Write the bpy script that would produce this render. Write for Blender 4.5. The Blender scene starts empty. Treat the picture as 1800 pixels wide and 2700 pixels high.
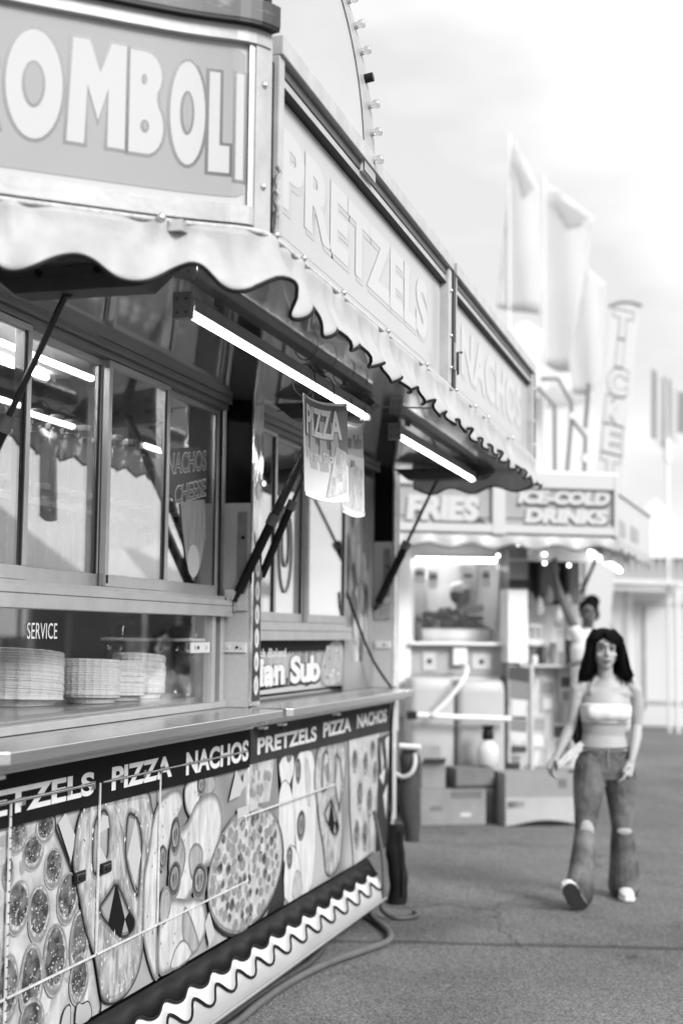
import bpy, bmesh, math, random
from mathutils import Vector, Matrix
R = math.radians
random.seed(7)
SC = bpy.context.scene
COL = SC.collection

# ---------------------------------------------------------------- camera, sky, sun, exposure
cam_data = bpy.data.cameras.new("camera")
cam = bpy.data.objects.new("camera", cam_data); COL.objects.link(cam); SC.camera = cam
cam_data.sensor_fit = 'VERTICAL'; cam_data.sensor_height = 36.0; cam_data.sensor_width = 24.0
cam_data.lens = 50.0; cam_data.clip_start = 0.05; cam_data.clip_end = 900.0
fw = Vector((-0.2707, 0.9588, 0.0857)); up0 = Vector((0.0137, -0.0855, 0.9962))
rt = fw.cross(up0).normalized(); up = rt.cross(fw).normalized(); fw.normalize()
cam.matrix_world = Matrix((( rt.x, up.x, -fw.x, 0.0), (rt.y, up.y, -fw.y, 0.0), (rt.z, up.z, -fw.z, 1.56), (0, 0, 0, 1)))
cam_data.dof.use_dof = True; cam_data.dof.focus_distance = 4.9; cam_data.dof.aperture_fstop = 1.75
cam_data.dof.aperture_blades = 0

SUN_ELEV, SUN_AZ = R(33), R(122)
world = bpy.data.worlds.new("World"); SC.world = world; world.use_nodes = True
nt = world.node_tree; nt.nodes.clear()
def wn(t, **k):
    n = nt.nodes.new(t)
    for a, b in k.items(): setattr(n, a, b)
    return n
sky = wn('ShaderNodeTexSky', sky_type='NISHITA', sun_disc=False, sun_elevation=SUN_ELEV, sun_rotation=SUN_AZ)
bw = wn('ShaderNodeRGBToBW'); tc = wn('ShaderNodeTexCoord'); mp = wn('ShaderNodeMapping')
mp.inputs['Scale'].default_value = (1.0, 1.0, 2.6); mp.inputs['Location'].default_value = (0.35, 0.1, 0.2)
nz = wn('ShaderNodeTexNoise'); nz.inputs['Scale'].default_value = 2.6; nz.inputs['Detail'].default_value = 5.0
nz.inputs['Roughness'].default_value = 0.45
mr = wn('ShaderNodeMapRange'); mr.inputs[1].default_value = 0.36; mr.inputs[2].default_value = 0.62
mr.inputs[3].default_value = 3.0; mr.inputs[4].default_value = 5.0
mx = wn('ShaderNodeMix'); mx.data_type = 'FLOAT'; mx.inputs[0].default_value = 0.93
bg = wn('ShaderNodeBackground'); bg.inputs['Strength'].default_value = 0.1
wo = wn('ShaderNodeOutputWorld')
L = nt.links.new
L(sky.outputs[0], bw.inputs[0]); L(tc.outputs['Generated'], mp.inputs[0]); L(mp.outputs[0], nz.inputs['Vector'])
L(nz.outputs[0], mr.inputs[0]); L(bw.outputs[0], mx.inputs[2]); L(mr.outputs[0], mx.inputs[3])
L(mx.outputs[0], bg.inputs['Color']); L(bg.outputs[0], wo.inputs[0])

sun_d = bpy.data.lights.new("sun", 'SUN'); sun_d.energy = 1.5; sun_d.angle = R(22); sun_d.color = (1, 1, 1)
sun = bpy.data.objects.new("sun", sun_d); COL.objects.link(sun)
sdir = Vector((math.sin(SUN_AZ) * math.cos(SUN_ELEV), math.cos(SUN_AZ) * math.cos(SUN_ELEV), math.sin(SUN_ELEV)))
sun.rotation_euler = sdir.to_track_quat('Z', 'Y').to_euler(); sun.location = (6, -6, 12)

SC.view_settings.view_transform = 'Standard'; SC.view_settings.look = 'None'
SC.view_settings.gamma = 1.0; SC.view_settings.exposure = 1.5
SC.cycles.use_denoising = True
SC.cycles.max_bounces = 8; SC.cycles.transparent_max_bounces = 24; SC.cycles.glossy_bounces = 5
SC.cycles.sample_clamp_indirect = 8.0
SC.cycles.caustics_reflective = False; SC.cycles.caustics_refractive = False

# ---------------------------------------------------------------- helpers: materials
MATS = {}
def mat(name, v, rough=0.5, metal=0.0, amt=0.0, scale=6.0, detail=4.0, bump=0.0, bscale=None, spec=0.5, stretch=(1, 1, 1), v2=None, coat=0.0, transl=0.0, ramp=(0.35, 0.65)):
    """grey principled surface; amt = relative mottling (dirt, wear), bump = surface relief"""
    if name in MATS: return MATS[name]
    m = bpy.data.materials.new(name); m.use_nodes = True; t = m.node_tree; P = t.nodes['Principled BSDF']; O = t.nodes['Material Output']
    P.inputs['Base Color'].default_value = (v, v, v, 1); P.inputs['Roughness'].default_value = rough
    P.inputs['Metallic'].default_value = metal; P.inputs['Specular IOR Level'].default_value = spec
    P.inputs['Coat Weight'].default_value = coat; P.inputs['Coat Roughness'].default_value = 0.06
    if amt or bump or v2 is not None:
        c = t.nodes.new('ShaderNodeTexCoord'); mpn = t.nodes.new('ShaderNodeMapping'); mpn.inputs['Scale'].default_value = stretch
        t.links.new(c.outputs['Object'], mpn.inputs[0])
        n = t.nodes.new('ShaderNodeTexNoise'); n.inputs['Scale'].default_value = scale; n.inputs['Detail'].default_value = detail; n.inputs['Roughness'].default_value = 0.6
        t.links.new(mpn.outputs[0], n.inputs['Vector'])
        if amt or v2 is not None:
            r = t.nodes.new('ShaderNodeMapRange'); r.inputs[1].default_value = ramp[0]; r.inputs[2].default_value = ramp[1]
            lo, hi = (v * (1 - amt), v * (1 + amt)) if v2 is None else (v, v2)
            r.inputs[3].default_value = lo; r.inputs[4].default_value = min(hi, 0.93)
            t.links.new(n.outputs[0], r.inputs[0]); t.links.new(r.outputs[0], P.inputs['Base Color'])
        if bump:
            b = t.nodes.new('ShaderNodeBump'); b.inputs['Strength'].default_value = bump; b.inputs['Distance'].default_value = 0.02
            n2 = n
            if bscale:
                n2 = t.nodes.new('ShaderNodeTexNoise'); n2.inputs['Scale'].default_value = bscale; n2.inputs['Detail'].default_value = 3.0
                t.links.new(mpn.outputs[0], n2.inputs['Vector'])
            t.links.new(n2.outputs[0], b.inputs['Height']); t.links.new(b.outputs[0], P.inputs['Normal'])
    if transl:
        tr = t.nodes.new('ShaderNodeBsdfTranslucent'); tr.inputs[0].default_value = (v, v, v, 1)
        ms = t.nodes.new('ShaderNodeMixShader'); ms.inputs[0].default_value = transl
        t.links.new(P.outputs[0], ms.inputs[1]); t.links.new(tr.outputs[0], ms.inputs[2]); t.links.new(ms.outputs[0], O.inputs[0])
    MATS[name] = m
    return m
def glass(name, tint=0.95, base=0.04, gain=0.6, power=3.0, rough=0.0):
    if name in MATS: return MATS[name]
    m = bpy.data.materials.new(name); m.use_nodes = True; t = m.node_tree; t.nodes.remove(t.nodes['Principled BSDF']); O = t.nodes['Material Output']
    tr = t.nodes.new('ShaderNodeBsdfTransparent'); tr.inputs[0].default_value = (tint, tint, tint, 1)
    gl = t.nodes.new('ShaderNodeBsdfGlossy'); gl.inputs['Color'].default_value = (1, 1, 1, 1); gl.inputs['Roughness'].default_value = rough
    lw = t.nodes.new('ShaderNodeLayerWeight'); lw.inputs[0].default_value = 0.5
    pw = t.nodes.new('ShaderNodeMath'); pw.operation = 'POWER'; pw.inputs[1].default_value = power
    ml = t.nodes.new('ShaderNodeMath'); ml.operation = 'MULTIPLY_ADD'; ml.inputs[1].default_value = gain; ml.inputs[2].default_value = base; ml.use_clamp = True
    ms = t.nodes.new('ShaderNodeMixShader')
    t.links.new(lw.outputs['Facing'], pw.inputs[0]); t.links.new(pw.outputs[0], ml.inputs[0]); t.links.new(ml.outputs[0], ms.inputs[0])
    t.links.new(tr.outputs[0], ms.inputs[1]); t.links.new(gl.outputs[0], ms.inputs[2]); t.links.new(ms.outputs[0], O.inputs[0])
    MATS[name] = m; return m
def emit(name, s):
    if name in MATS: return MATS[name]
    m = bpy.data.materials.new(name); m.use_nodes = True; t = m.node_tree; t.nodes.remove(t.nodes['Principled BSDF'])
    e = t.nodes.new('ShaderNodeEmission'); e.inputs[0].default_value = (1, 1, 1, 1); e.inputs[1].default_value = s
    t.links.new(e.outputs[0], t.nodes['Material Output'].inputs[0]); MATS[name] = m; return m

# ---------------------------------------------------------------- helpers: geometry
OFF = {}
class MB:
    def __init__(s): s.v = []; s.f = []; s.m = []; s.s = []
    def add(s, vs, fs, mi=0, smooth=False):
        b = len(s.v); s.v += [tuple(p) for p in vs]
        for f in fs: s.f.append([b + i for i in f]); s.m.append(mi); s.s.append(smooth)
        return s
    def box(s, a, b, mi=0):
        x0, x1 = sorted((a[0], b[0])); y0, y1 = sorted((a[1], b[1])); z0, z1 = sorted((a[2], b[2]))
        return s.add([(x0,y0,z0),(x1,y0,z0),(x1,y1,z0),(x0,y1,z0),(x0,y0,z1),(x1,y0,z1),(x1,y1,z1),(x0,y1,z1)],
                     [(0,3,2,1),(4,5,6,7),(0,1,5,4),(1,2,6,5),(2,3,7,6),(3,0,4,7)], mi)
    def obox(s, c, ax, ay, az, mi=0):
        c, ax, ay, az = map(Vector, (c, ax, ay, az))
        vs = [c + i*ax + j*ay + k*az for k in (-1,1) for j in (-1,1) for i in (-1,1)]
        return s.add(vs, [(0,2,3,1),(4,5,7,6),(0,1,5,4),(1,3,7,5),(3,2,6,7),(2,0,4,6)], mi)
    def beam(s, p, q, w, h, mi=0, upv=(0,0,1)):
        p, q = Vector(p), Vector(q); d = (q-p); u = Vector(upv)
        if abs(d.normalized().dot(u)) > 0.98: u = Vector((1,0,0))
        sd = d.cross(u).normalized(); u2 = sd.cross(d).normalized()
        return s.obox((p+q)/2, d/2, sd*w/2, u2*h/2, mi)
    def tube(s, pts, r, n=8, mi=0, caps=True, smooth=True, closed=False):
        pts = [Vector(p) for p in pts]; N = len(pts); rs = r if isinstance(r, (list, tuple)) else [r]*N
        T = []
        for i in range(N):
            a = pts[(i-1) % N] if (closed or i > 0) else pts[i]; b = pts[(i+1) % N] if (closed or i < N-1) else pts[i]
            T.append((b-a).normalized())
        u = T[0].orthogonal().normalized(); vs = []
        for i in range(N):
            u = (u - T[i]*u.dot(T[i])).normalized(); w = T[i].cross(u)
            for k in range(n):
                a = 2*math.pi*k/n
                vs.append(pts[i] + (u*math.cos(a) + w*math.sin(a))*rs[i])
        fs = []
        for i in range(N if closed else N-1):
            for k in range(n):
                j = (i+1) % N
                fs.append((i*n+k, i*n+(k+1)%n, j*n+(k+1)%n, j*n+k))
        s.add(vs, fs, mi, smooth)
        if caps and not closed:
            s.add(vs[:n], [tuple(range(n))[::-1]], mi); s.add(vs[-n:], [tuple(range(n))], mi)
        return s
    def lathe(s, prof, c=(0,0,0), n=20, mi=0, smooth=True, ax='Z', lobes=0, lamp=0.0):
        vs = []; fs = []; c = Vector(c)
        for (r, z) in prof:
            for k in range(n):
                a = 2*math.pi*k/n; rr = r*(1 + (lamp*math.cos(lobes*a) if lobes else 0))
                p = (rr*math.cos(a), rr*math.sin(a), z)
                if ax == 'X': p = (p[2], p[0], p[1])
                if ax == 'Y': p = (p[0], p[2], p[1])
                vs.append(c + Vector(p))
        for i in range(len(prof)-1):
            for k in range(n):
                fs.append((i*n+k, i*n+(k+1)%n, (i+1)*n+(k+1)%n, (i+1)*n+k))
        s.add(vs, fs, mi, smooth)
        if prof[0][0] > 1e-4: s.add(vs[:n], [tuple(range(n))[::-1]], mi)
        if prof[-1][0] > 1e-4: s.add(vs[-n:], [tuple(range(n))], mi)
        return s
    def loft(s, rings, mi=0, smooth=True, caps=True):
        n = len(rings[0]); vs = [p for r in rings for p in r]; fs = []
        for i in range(len(rings)-1):
            for k in range(n): fs.append((i*n+k, i*n+(k+1)%n, (i+1)*n+(k+1)%n, (i+1)*n+k))
        s.add(vs, fs, mi, smooth)
        if caps: s.add(vs[:n], [tuple(range(n))[::-1]], mi); s.add(vs[-n:], [tuple(range(n))], mi)
        return s
    def grid(s, fn, nu, nv, mi=0, smooth=True):
        vs = [fn(i/nu, j/nv) for i in range(nu+1) for j in range(nv+1)]; w = nv+1
        return s.add(vs, [(i*w+j, (i+1)*w+j, (i+1)*w+j+1, i*w+j+1) for i in range(nu) for j in range(nv)], mi, smooth)
    def sphere(s, c, rx, ry=None, rz=None, n=14, m=9, mi=0):
        ry = rx if ry is None else ry; rz = rx if rz is None else rz; rings = []
        for j in range(m+1):
            t = math.pi*(j/m); q = max(math.sin(t), 0.02)
            rings.append([(c[0]+rx*q*math.cos(2*math.pi*k/n), c[1]+ry*q*math.sin(2*math.pi*k/n), c[2]-rz*math.cos(t)) for k in range(n)])
        return s.loft(rings, mi)
    def poly(s, pts, mi=0): return s.add(pts, [tuple(range(len(pts)))], mi)
    def slab(s, pts, d, mi=0):
        """closed prism: polygon pts (3D) extruded by vector d"""
        n = len(pts); d = Vector(d); a = [Vector(p) for p in pts]; b = [p + d for p in a]
        return s.add(a + b, [tuple(range(n))[::-1], tuple(range(n, 2*n))] + [(i, (i+1)%n, n+(i+1)%n, n+i) for i in range(n)], mi)
    def build(s, name, mats, parent=None, bevel=0.0, recalc=True, seg=2):
        me = bpy.data.meshes.new(name); o = OFF.get(parent, Vector((0,0,0))) if parent else Vector((0,0,0))
        me.from_pydata([(p[0]-o.x, p[1]-o.y, p[2]-o.z) for p in s.v], [], s.f)
        if not isinstance(mats, (list, tuple)): mats = [mats]
        for q in mats: me.materials.append(q)
        me.polygons.foreach_set('material_index', s.m); me.polygons.foreach_set('use_smooth', s.s)
        if recalc:
            bm = bmesh.new(); bm.from_mesh(me); bmesh.ops.recalc_face_normals(bm, faces=bm.faces); bm.to_mesh(me); bm.free()
        me.update()
        ob = bpy.data.objects.new(name, me); COL.objects.link(ob)
        if parent: ob.parent = parent; OFF[ob] = o
        else: OFF[ob] = Vector((0,0,0))
        if bevel:
            b = ob.modifiers.new('bevel', 'BEVEL'); b.width = bevel; b.segments = seg; b.limit_method = 'ANGLE'; b.angle_limit = R(40)
        return ob
def tag(o, label=None, cat=None, group=None, kind=None):
    if label: o['label'] = label
    if cat: o['category'] = cat
    if group: o['group'] = group
    if kind: o['kind'] = kind
    return o
def root(name, loc, label, cat, group=None, rz=0.0, local=False):
    """Empty at the base of a thing; parts are then given in world coordinates (or local ones if local=True)"""
    e = bpy.data.objects.new(name, None); COL.objects.link(e); e.location = loc; e.rotation_euler = (0, 0, rz); e.empty_display_size = 0.2
    OFF[e] = Vector((0,0,0)) if local else Vector(loc)
    return tag(e, label, cat, group)
def recentre(o):
    """put the origin of a one-mesh thing at its base"""
    me = o.data; n = len(me.vertices); xs = [v.co for v in me.vertices]
    c = Vector((sum(p.x for p in xs)/n, sum(p.y for p in xs)/n, min(p.z for p in xs)))
    me.transform(Matrix.Translation(-c)); o.location = c
    return o
def copy_tree(o, parent=None):
    c = o.copy(); COL.objects.link(c)
    if parent: c.parent = parent
    for ch in list(o.children): copy_tree(ch, c)
    return c

# ---------------------------------------------------------------- helpers: lettering (built-in sans font turned into flat meshes)
TXT = {}
def text2d(string, bold=0.0, spacing=1.0):
    k = (string, bold, spacing)
    if k in TXT: return TXT[k]
    cu = bpy.data.curves.new('lettering', 'FONT'); cu.body = string; cu.size = 1.0; cu.offset = bold; cu.space_character = spacing
    cu.resolution_u = 5; cu.dimensions = '2D'; cu.fill_mode = 'FRONT'
    ob = bpy.data.objects.new('lettering', cu); COL.objects.link(ob)
    bpy.context.view_layer.update(); dg = bpy.context.evaluated_depsgraph_get()
    me = bpy.data.meshes.new_from_object(ob.evaluated_get(dg))
    vs = [(p.co.x, p.co.y) for p in me.vertices]; fs = [tuple(p.vertices) for p in me.polygons]
    bpy.data.objects.remove(ob); bpy.data.curves.remove(cu); bpy.data.meshes.remove(me)
    TXT[k] = (vs, fs); return TXT[k]
def put_text(mb, string, u0, u1, v0, v1, mapf, mi, bold=0.0, spacing=1.0, shear=0.0, grow=0.0, ref_bold=None, cut=0.0):
    """letters fitted to the box u0..u1, v0..v1 of a surface; grow widens it for an outline"""
    vs, fs = text2d(string, bold, spacing)
    rv = text2d(string, ref_bold if ref_bold is not None else bold, spacing)[0]
    xa, xb = min(p[0] for p in rv), max(p[0] for p in rv); ya, yb = min(p[1] for p in rv), max(p[1] for p in rv)
    q = [(u0 + (x-xa)/(xb-xa)*(u1-u0) + shear*(y-ya)/(yb-ya), v0 + (y-ya)/(yb-ya)*(v1-v0)) for x, y in vs]
    if cut:
        bm = bmesh.new(); bv = [bm.verts.new((a, b, 0)) for a, b in q]
        for f in fs:
            try: bm.faces.new([bv[i] for i in f])
            except ValueError: pass
        lo, hi = min(a for a, b in q), max(a for a, b in q); x = lo + cut
        while x < hi:
            bmesh.ops.bisect_plane(bm, geom=bm.verts[:] + bm.edges[:] + bm.faces[:], plane_co=(x, 0, 0), plane_no=(1, 0, 0)); x += cut
        bm.verts.index_update(); q = [(v.co.x, v.co.y) for v in bm.verts]; fs = [tuple(v.index for v in f.verts) for f in bm.faces]; bm.free()
    mb.add([mapf(a, b) for a, b in q], fs, mi)
def ellipse(cy, cz, ry, rz, n=18, jit=0.0, seed=0):
    g = random.Random(seed); ph = g.random()*6
    return [(cy + ry*math.cos(2*math.pi*k/n)*(1+jit*math.sin(3*2*math.pi*k/n+ph)), cz + rz*math.sin(2*math.pi*k/n)*(1+jit*math.cos(2*2*math.pi*k/n+ph))) for k in range(n)]

def grow(pts, g):
    """outline moved outwards by g along its normals (inwards if g < 0)"""
    n = len(pts); out = []; ar = sum(pts[i-1][0]*pts[i][1]-pts[i][0]*pts[i-1][1] for i in range(n)); sg = 1 if ar > 0 else -1
    for i in range(n):
        a, b, c = Vector(pts[i-1]), Vector(pts[i]), Vector(pts[(i+1) % n])
        if (b-a).length < 1e-7 or (c-b).length < 1e-7: out.append(tuple(b)); continue
        d1, d2 = (b-a).normalized(), (c-b).normalized(); n1, n2 = Vector((d1.y, -d1.x))*sg, Vector((d2.y, -d2.x))*sg
        m = (n1+n2); m = m.normalized() if m.length > .1 else n1; out.append(tuple(b + m*g/max(m.dot(n1), .55)))
    return out
# ---------------------------------------------------------------- surfaces
white = mat('white_paint', 0.78, 0.38, amt=0.05, scale=5)
offwhite = mat('aged_white_paint', 0.68, 0.42, amt=0.09, scale=4, bump=0.05, bscale=30)
palegrey = mat('pale_grey_paint', 0.5, 0.42, amt=0.08, scale=7)
midgrey = mat('mid_grey_paint', 0.3, 0.45, amt=0.12, scale=6)
darkgrey = mat('dark_grey_paint', 0.1, 0.45, amt=0.2, scale=8)
black = mat('black_paint', 0.008, 0.45, amt=0.3, scale=10, spec=0.25)
rubber = mat('black_rubber', 0.010, 0.6, amt=0.3, scale=14, spec=0.2)
alu = mat('brushed_aluminium', 0.62, 0.32, metal=0.85, amt=0.07, scale=9, stretch=(1, .12, 8), bump=0.03, bscale=60)
aluw = mat('window_aluminium', 0.55, 0.36, metal=0.55, amt=0.06, scale=8)
steel = mat('stainless_counter', 0.66, 0.24, metal=0.9, amt=0.06, scale=5, stretch=(3, .3, 3), bump=0.02, bscale=25)
chrome = mat('chrome_trim', 0.7, 0.1, metal=1.0, amt=0.15, scale=12, bump=0.15, bscale=14)
tube_m = emit('lit_fluorescent_tube', 5.0)
pane_m = glass('window_glass', 0.93, 0.08, 1.15, 2.4)
clear_m = glass('clear_plastic', 0.90, 0.05, 0.9, 2.2, 0.03)
# ================================================================ GROUND
def ground_material():
    m = bpy.data.materials.new('asphalt'); m.use_nodes = True; t = m.node_tree; P = t.nodes['Principled BSDF']; N = t.nodes.new; K = t.links.new
    P.inputs['Roughness'].default_value = 0.85; P.inputs['Specular IOR Level'].default_value = 0.3
    g = N('ShaderNodeNewGeometry')
    def noise(sc, det, rough=0.6):
        n = N('ShaderNodeTexNoise'); n.inputs['Scale'].default_value = sc; n.inputs['Detail'].default_value = det; n.inputs['Roughness'].default_value = rough
        K(g.outputs['Position'], n.inputs['Vector']); return n.outputs[0]
    def rng(x, a, b, c, d):
        r = N('ShaderNodeMapRange'); r.inputs[1].default_value = a; r.inputs[2].default_value = b; r.inputs[3].default_value = c; r.inputs[4].default_value = d; K(x, r.inputs[0]); return r.outputs[0]
    def op(o, x, y):
        n = N('ShaderNodeMath'); n.operation = o
        for i, q in enumerate((x, y)):
            if isinstance(q, (int, float)): n.inputs[i].default_value = q
            else: K(q, n.inputs[i])
        return n.outputs[0]
    vor = N('ShaderNodeTexVoronoi'); vor.inputs['Scale'].default_value = 95.0; K(g.outputs['Position'], vor.inputs['Vector'])
    bwv = N('ShaderNodeRGBToBW'); K(vor.outputs['Color'], bwv.inputs[0])
    speck = rng(bwv.outputs[0], 0.15, 0.85, 0.58, 1.42)
    fine = rng(noise(70, 5, 0.75), 0.35, 0.65, 0.70, 1.30)
    mott = rng(noise(1.1, 6, .7), 0.35, 0.65, 0.78, 1.18)
    stain = rng(noise(0.55, 6, 0.7), 0.54, 0.68, 1.0, 0.66)
    spot = rng(noise(4.2, 3), 0.66, 0.72, 1.0, 0.68)
    sp = N('ShaderNodeSeparateXYZ'); K(g.outputs['Position'], sp.inputs[0])
    lin = op('ADD', op('MULTIPLY', sp.outputs[0], -0.217), op('MULTIPLY', sp.outputs[1], 0.976))
    wob = op('MULTIPLY', op('SUBTRACT', noise(2.2, 6), 0.5), 0.16)
    def seam(at, wd, dark):
        d = op('ABSOLUTE', op('SUBTRACT', op('ADD', lin, wob), at), 0.0)
        return rng(d, wd*0.35, wd, dark, 1.0)
    out = op('MULTIPLY', speck, fine)
    vc = N('ShaderNodeTexVoronoi'); vc.feature = 'DISTANCE_TO_EDGE'; vc.inputs['Scale'].default_value = 0.42
    wp = N('ShaderNodeVectorMath'); wp.operation = 'ADD'; nv = N('ShaderNodeTexNoise'); nv.inputs['Scale'].default_value = 1.6; nv.inputs['Detail'].default_value = 6.0; K(g.outputs['Position'], nv.inputs['Vector']); K(g.outputs['Position'], wp.inputs[0]); K(nv.outputs['Color'], wp.inputs[1]); K(wp.outputs[0], vc.inputs['Vector'])
    crack = op('MAXIMUM', rng(vc.outputs['Distance'], 0.002, 0.009, 0.55, 1.0), rng(noise(0.33, 2), 0.45, 0.55, 1.0, 0.0))
    gum = rng(noise(6.5, 1), 0.755, 0.775, 1.0, 1.5)
    wet = rng(noise(0.23, 5, .65), 0.50, 0.62, 1.0, 0.80)
    for q in (crack, gum, wet, mott, stain, spot, seam(7.41, 0.06, 0.50), seam(10.9, 0.05, 0.72), seam(16.2, 0.06, 0.75)): out = op('MULTIPLY', out, q)
    # oil-dark patch where the wheels and hoses sit at the trailer's far corner
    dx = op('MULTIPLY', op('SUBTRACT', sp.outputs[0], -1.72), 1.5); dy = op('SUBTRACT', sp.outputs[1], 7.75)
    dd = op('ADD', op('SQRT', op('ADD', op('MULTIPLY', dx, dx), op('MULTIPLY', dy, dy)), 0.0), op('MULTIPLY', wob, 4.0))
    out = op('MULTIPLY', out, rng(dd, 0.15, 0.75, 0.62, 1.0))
    out = op('MULTIPLY', out, 0.150)
    K(out, P.inputs['Base Color'])
    b = N('ShaderNodeBump'); b.inputs['Strength'].default_value = 0.55; b.inputs['Distance'].default_value = 0.006
    K(vor.outputs['Distance'], b.inputs['Height']); K(b.outputs[0], P.inputs['Normal'])
    return m
mb = MB(); mb.add([(-250,-60,0),(250,-60,0),(250,420,0),(-250,420,0)], [(0,1,2,3)])
tag(mb.build('ground', ground_material(), recalc=False), kind='structure')

# ================================================================ NEAR TRAILER
XO, XW, XS = -2.10, -2.23, -1.21          # outer skin, window plane, outer edge of the raised awning
TR = root('concession_trailer', (-3.2, 5.6, 0.0), 'sharp near food trailer wrapped in pizza and pretzel pictures under a raised awning', 'food trailer')

# -- body shell
body_m = mat('trailer_body_paint', 0.46, 0.4, amt=0.06, scale=8)
mb = MB()
mb.box((-4.35, 2.6, 0.28), (XO-0.012, 8.7, 0.34))                   # floor pan
mb.box((-4.35, 2.6, 0.34), (-4.29, 8.7, 3.05))                      # rear wall
mb.box((-4.29, 2.6, 0.34), (XO-0.012, 2.66, 3.05))                  # near end
mb.box((-4.29, 8.69, 0.34), (XO-0.012, 8.75, 3.05))                 # far end
mb.box((-4.29, 2.66, 3.0), (XO-0.012, 8.69, 3.05))                  # roof
mb.box((XO-0.05, 2.66, 2.66), (XO-0.012, 8.69, 3.0))                # wall above the openings
mb.box((XO-0.08, 2.66, 0.34), (XO-0.012, 8.69, 1.2))                # wall behind the picture panels
mb.build('body', body_m, TR)
inside = mat('interior_wall_panel', 0.15, 0.5, amt=0.12, scale=3)
mb = MB()
mb.box((-4.2, 2.7, 0.6), (-4.15, 8.65, 2.75)); mb.box((-4.15, 2.7, 2.70), (XW-0.05, 8.65, 2.74)); mb.box((-4.15, 2.7, 0.6), (XW-0.06, 8.65, 0.64))
mb.box((-4.15, 6.0, 0.64), (XW-0.06, 6.04, 2.70))
mb.build('interior_lining', inside, TR)
mb = MB()
mb.box((-3.15, 3.3, 1.242), (XW-0.04, 5.96, 1.285)); mb.box((-2.95, 6.45, 1.205), (XW-0.04, 8.5, 1.25))
mb.build('inner_worktop', steel, TR)
mb = MB()
mb.box((-4.1, 3.2, 0.64), (-3.5, 4.4, 1.55)); mb.box((-4.1, 4.5, 0.64), (-3.55, 5.7, 1.35), 1); mb.box((-4.1, 4.7, 1.5), (-3.7, 5.5, 1.95), 0)
mb.box((-4.14, 3.0, 2.05), (-3.8, 5.9, 2.09), 0); mb.box((-4.1, 6.3, 0.64), (-3.5, 7.3, 1.7), 1)
mb.build('kitchen_equipment', [alu, darkgrey], TR, bevel=0.01)
for i in range(7): mb = MB(); mb.box((-4.13, 3.1+i*.4, 2.12), (-3.9, 3.38+i*.4, 2.2+.22*((i*37 % 10)/10)), 0); mb.build('supply_carton', (offwhite, midgrey, darkgrey)[i % 3], TR, bevel=.008)
for i in range(5): mb = MB(); mb.box((-3.65, 3.3+i*.21, 1.56), (-3.5, 3.45+i*.21, 1.66+.06*(i % 3)), 0); mb.build('supply_tin', (offwhite, midgrey, darkgrey)[(i+1) % 3], TR, bevel=.008)
mb = MB(); mb.box((-2.90, 3.2, 2.665), (-2.82, 5.6, 2.69)); mb.build('fill_tube_housing', offwhite, TR)  # housing for the added interior tubes
mb = MB(); mb.tube([(-2.63, 3.3, 2.625), (-2.63, 5.42, 2.625)], 0.013, 8); mb.tube([(-2.86, 3.3, 2.645), (-2.86, 5.46, 2.645)], 0.013, 8); mb.build('interior_fill_tube', emit('interior_fill_glow', 12.0), TR)  # tubes added to brighten the interior and imitate bars reflected in the glass

# -- wall of the lower picture panels
skinx = XO
def onface(k=0.0, x=XO): return lambda y, z: (x + k, y, z)
pep = mat('printed_pepperoni', 0.035, 0.4, amt=0.75, scale=24, detail=9, spec=0.15, v2=0.22, ramp=(0.40, 0.70))
pepr = mat('printed_pepperoni_edge', 0.22, 0.35, amt=0.4, scale=45, detail=5, v2=0.5, ramp=(0.45, 0.62), spec=0.15)
flake = mat('printed_cheese_flecks', 0.62, 0.35, amt=0.2, scale=30, spec=0.15)
chs = mat('printed_cheese', 0.33, 0.32, amt=0.2, scale=11, detail=8, v2=0.54, spec=0.15)
crust = mat('printed_crust', 0.27, 0.32, amt=0.3, scale=26, detail=7, v2=0.47, stretch=(1, 1, .45), spec=0.15)
chip = mat('printed_chip', 0.52, 0.32, amt=0.12, scale=12, detail=5, v2=0.66, stretch=(1, 1.6, .5), spec=0.15)
chipd = mat('printed_chip_shade', 0.36, 0.32, amt=0.2, scale=14, v2=0.5, spec=0.15)
jal = mat('printed_jalapeno', 0.06, 0.32, amt=0.5, scale=24, v2=0.14, spec=0.15)
jali = mat('printed_jalapeno_flesh', 0.17, 0.32, amt=0.5, scale=34, v2=0.3, spec=0.15)
ground_p = mat('printed_grey_ground', 0.2, 0.3, amt=0.3, scale=2.2, detail=1, v2=0.42, spec=0.15)
edge_p = mat('printed_dark_edge', 0.03, 0.3, spec=0.15)
soft_p = mat('printed_soft_shade', 0.17, 0.35, amt=.3, scale=15, spec=0.15)
dia_p = mat('printed_pale_diamond', 0.46, 0.3, spec=0.15); dia_k = mat('printed_black_diamond', 0.010, 0.5, spec=0.05)
band_p = mat('printed_black_band', 0.010, 0.6, amt=0.2, scale=5, spec=0.05); band_g = mat('printed_grey_band', 0.040, 0.6, amt=0.15, scale=5, spec=0.05)
let_p = mat('printed_white_letter', 0.72, 0.35, amt=0.05, scale=20, spec=0.15)
drip_p = mat('printed_melted_cheese', 0.4, 0.3, amt=0.25, scale=9, v2=0.62, stretch=(1, 6, .5), spec=0.15)
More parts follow.
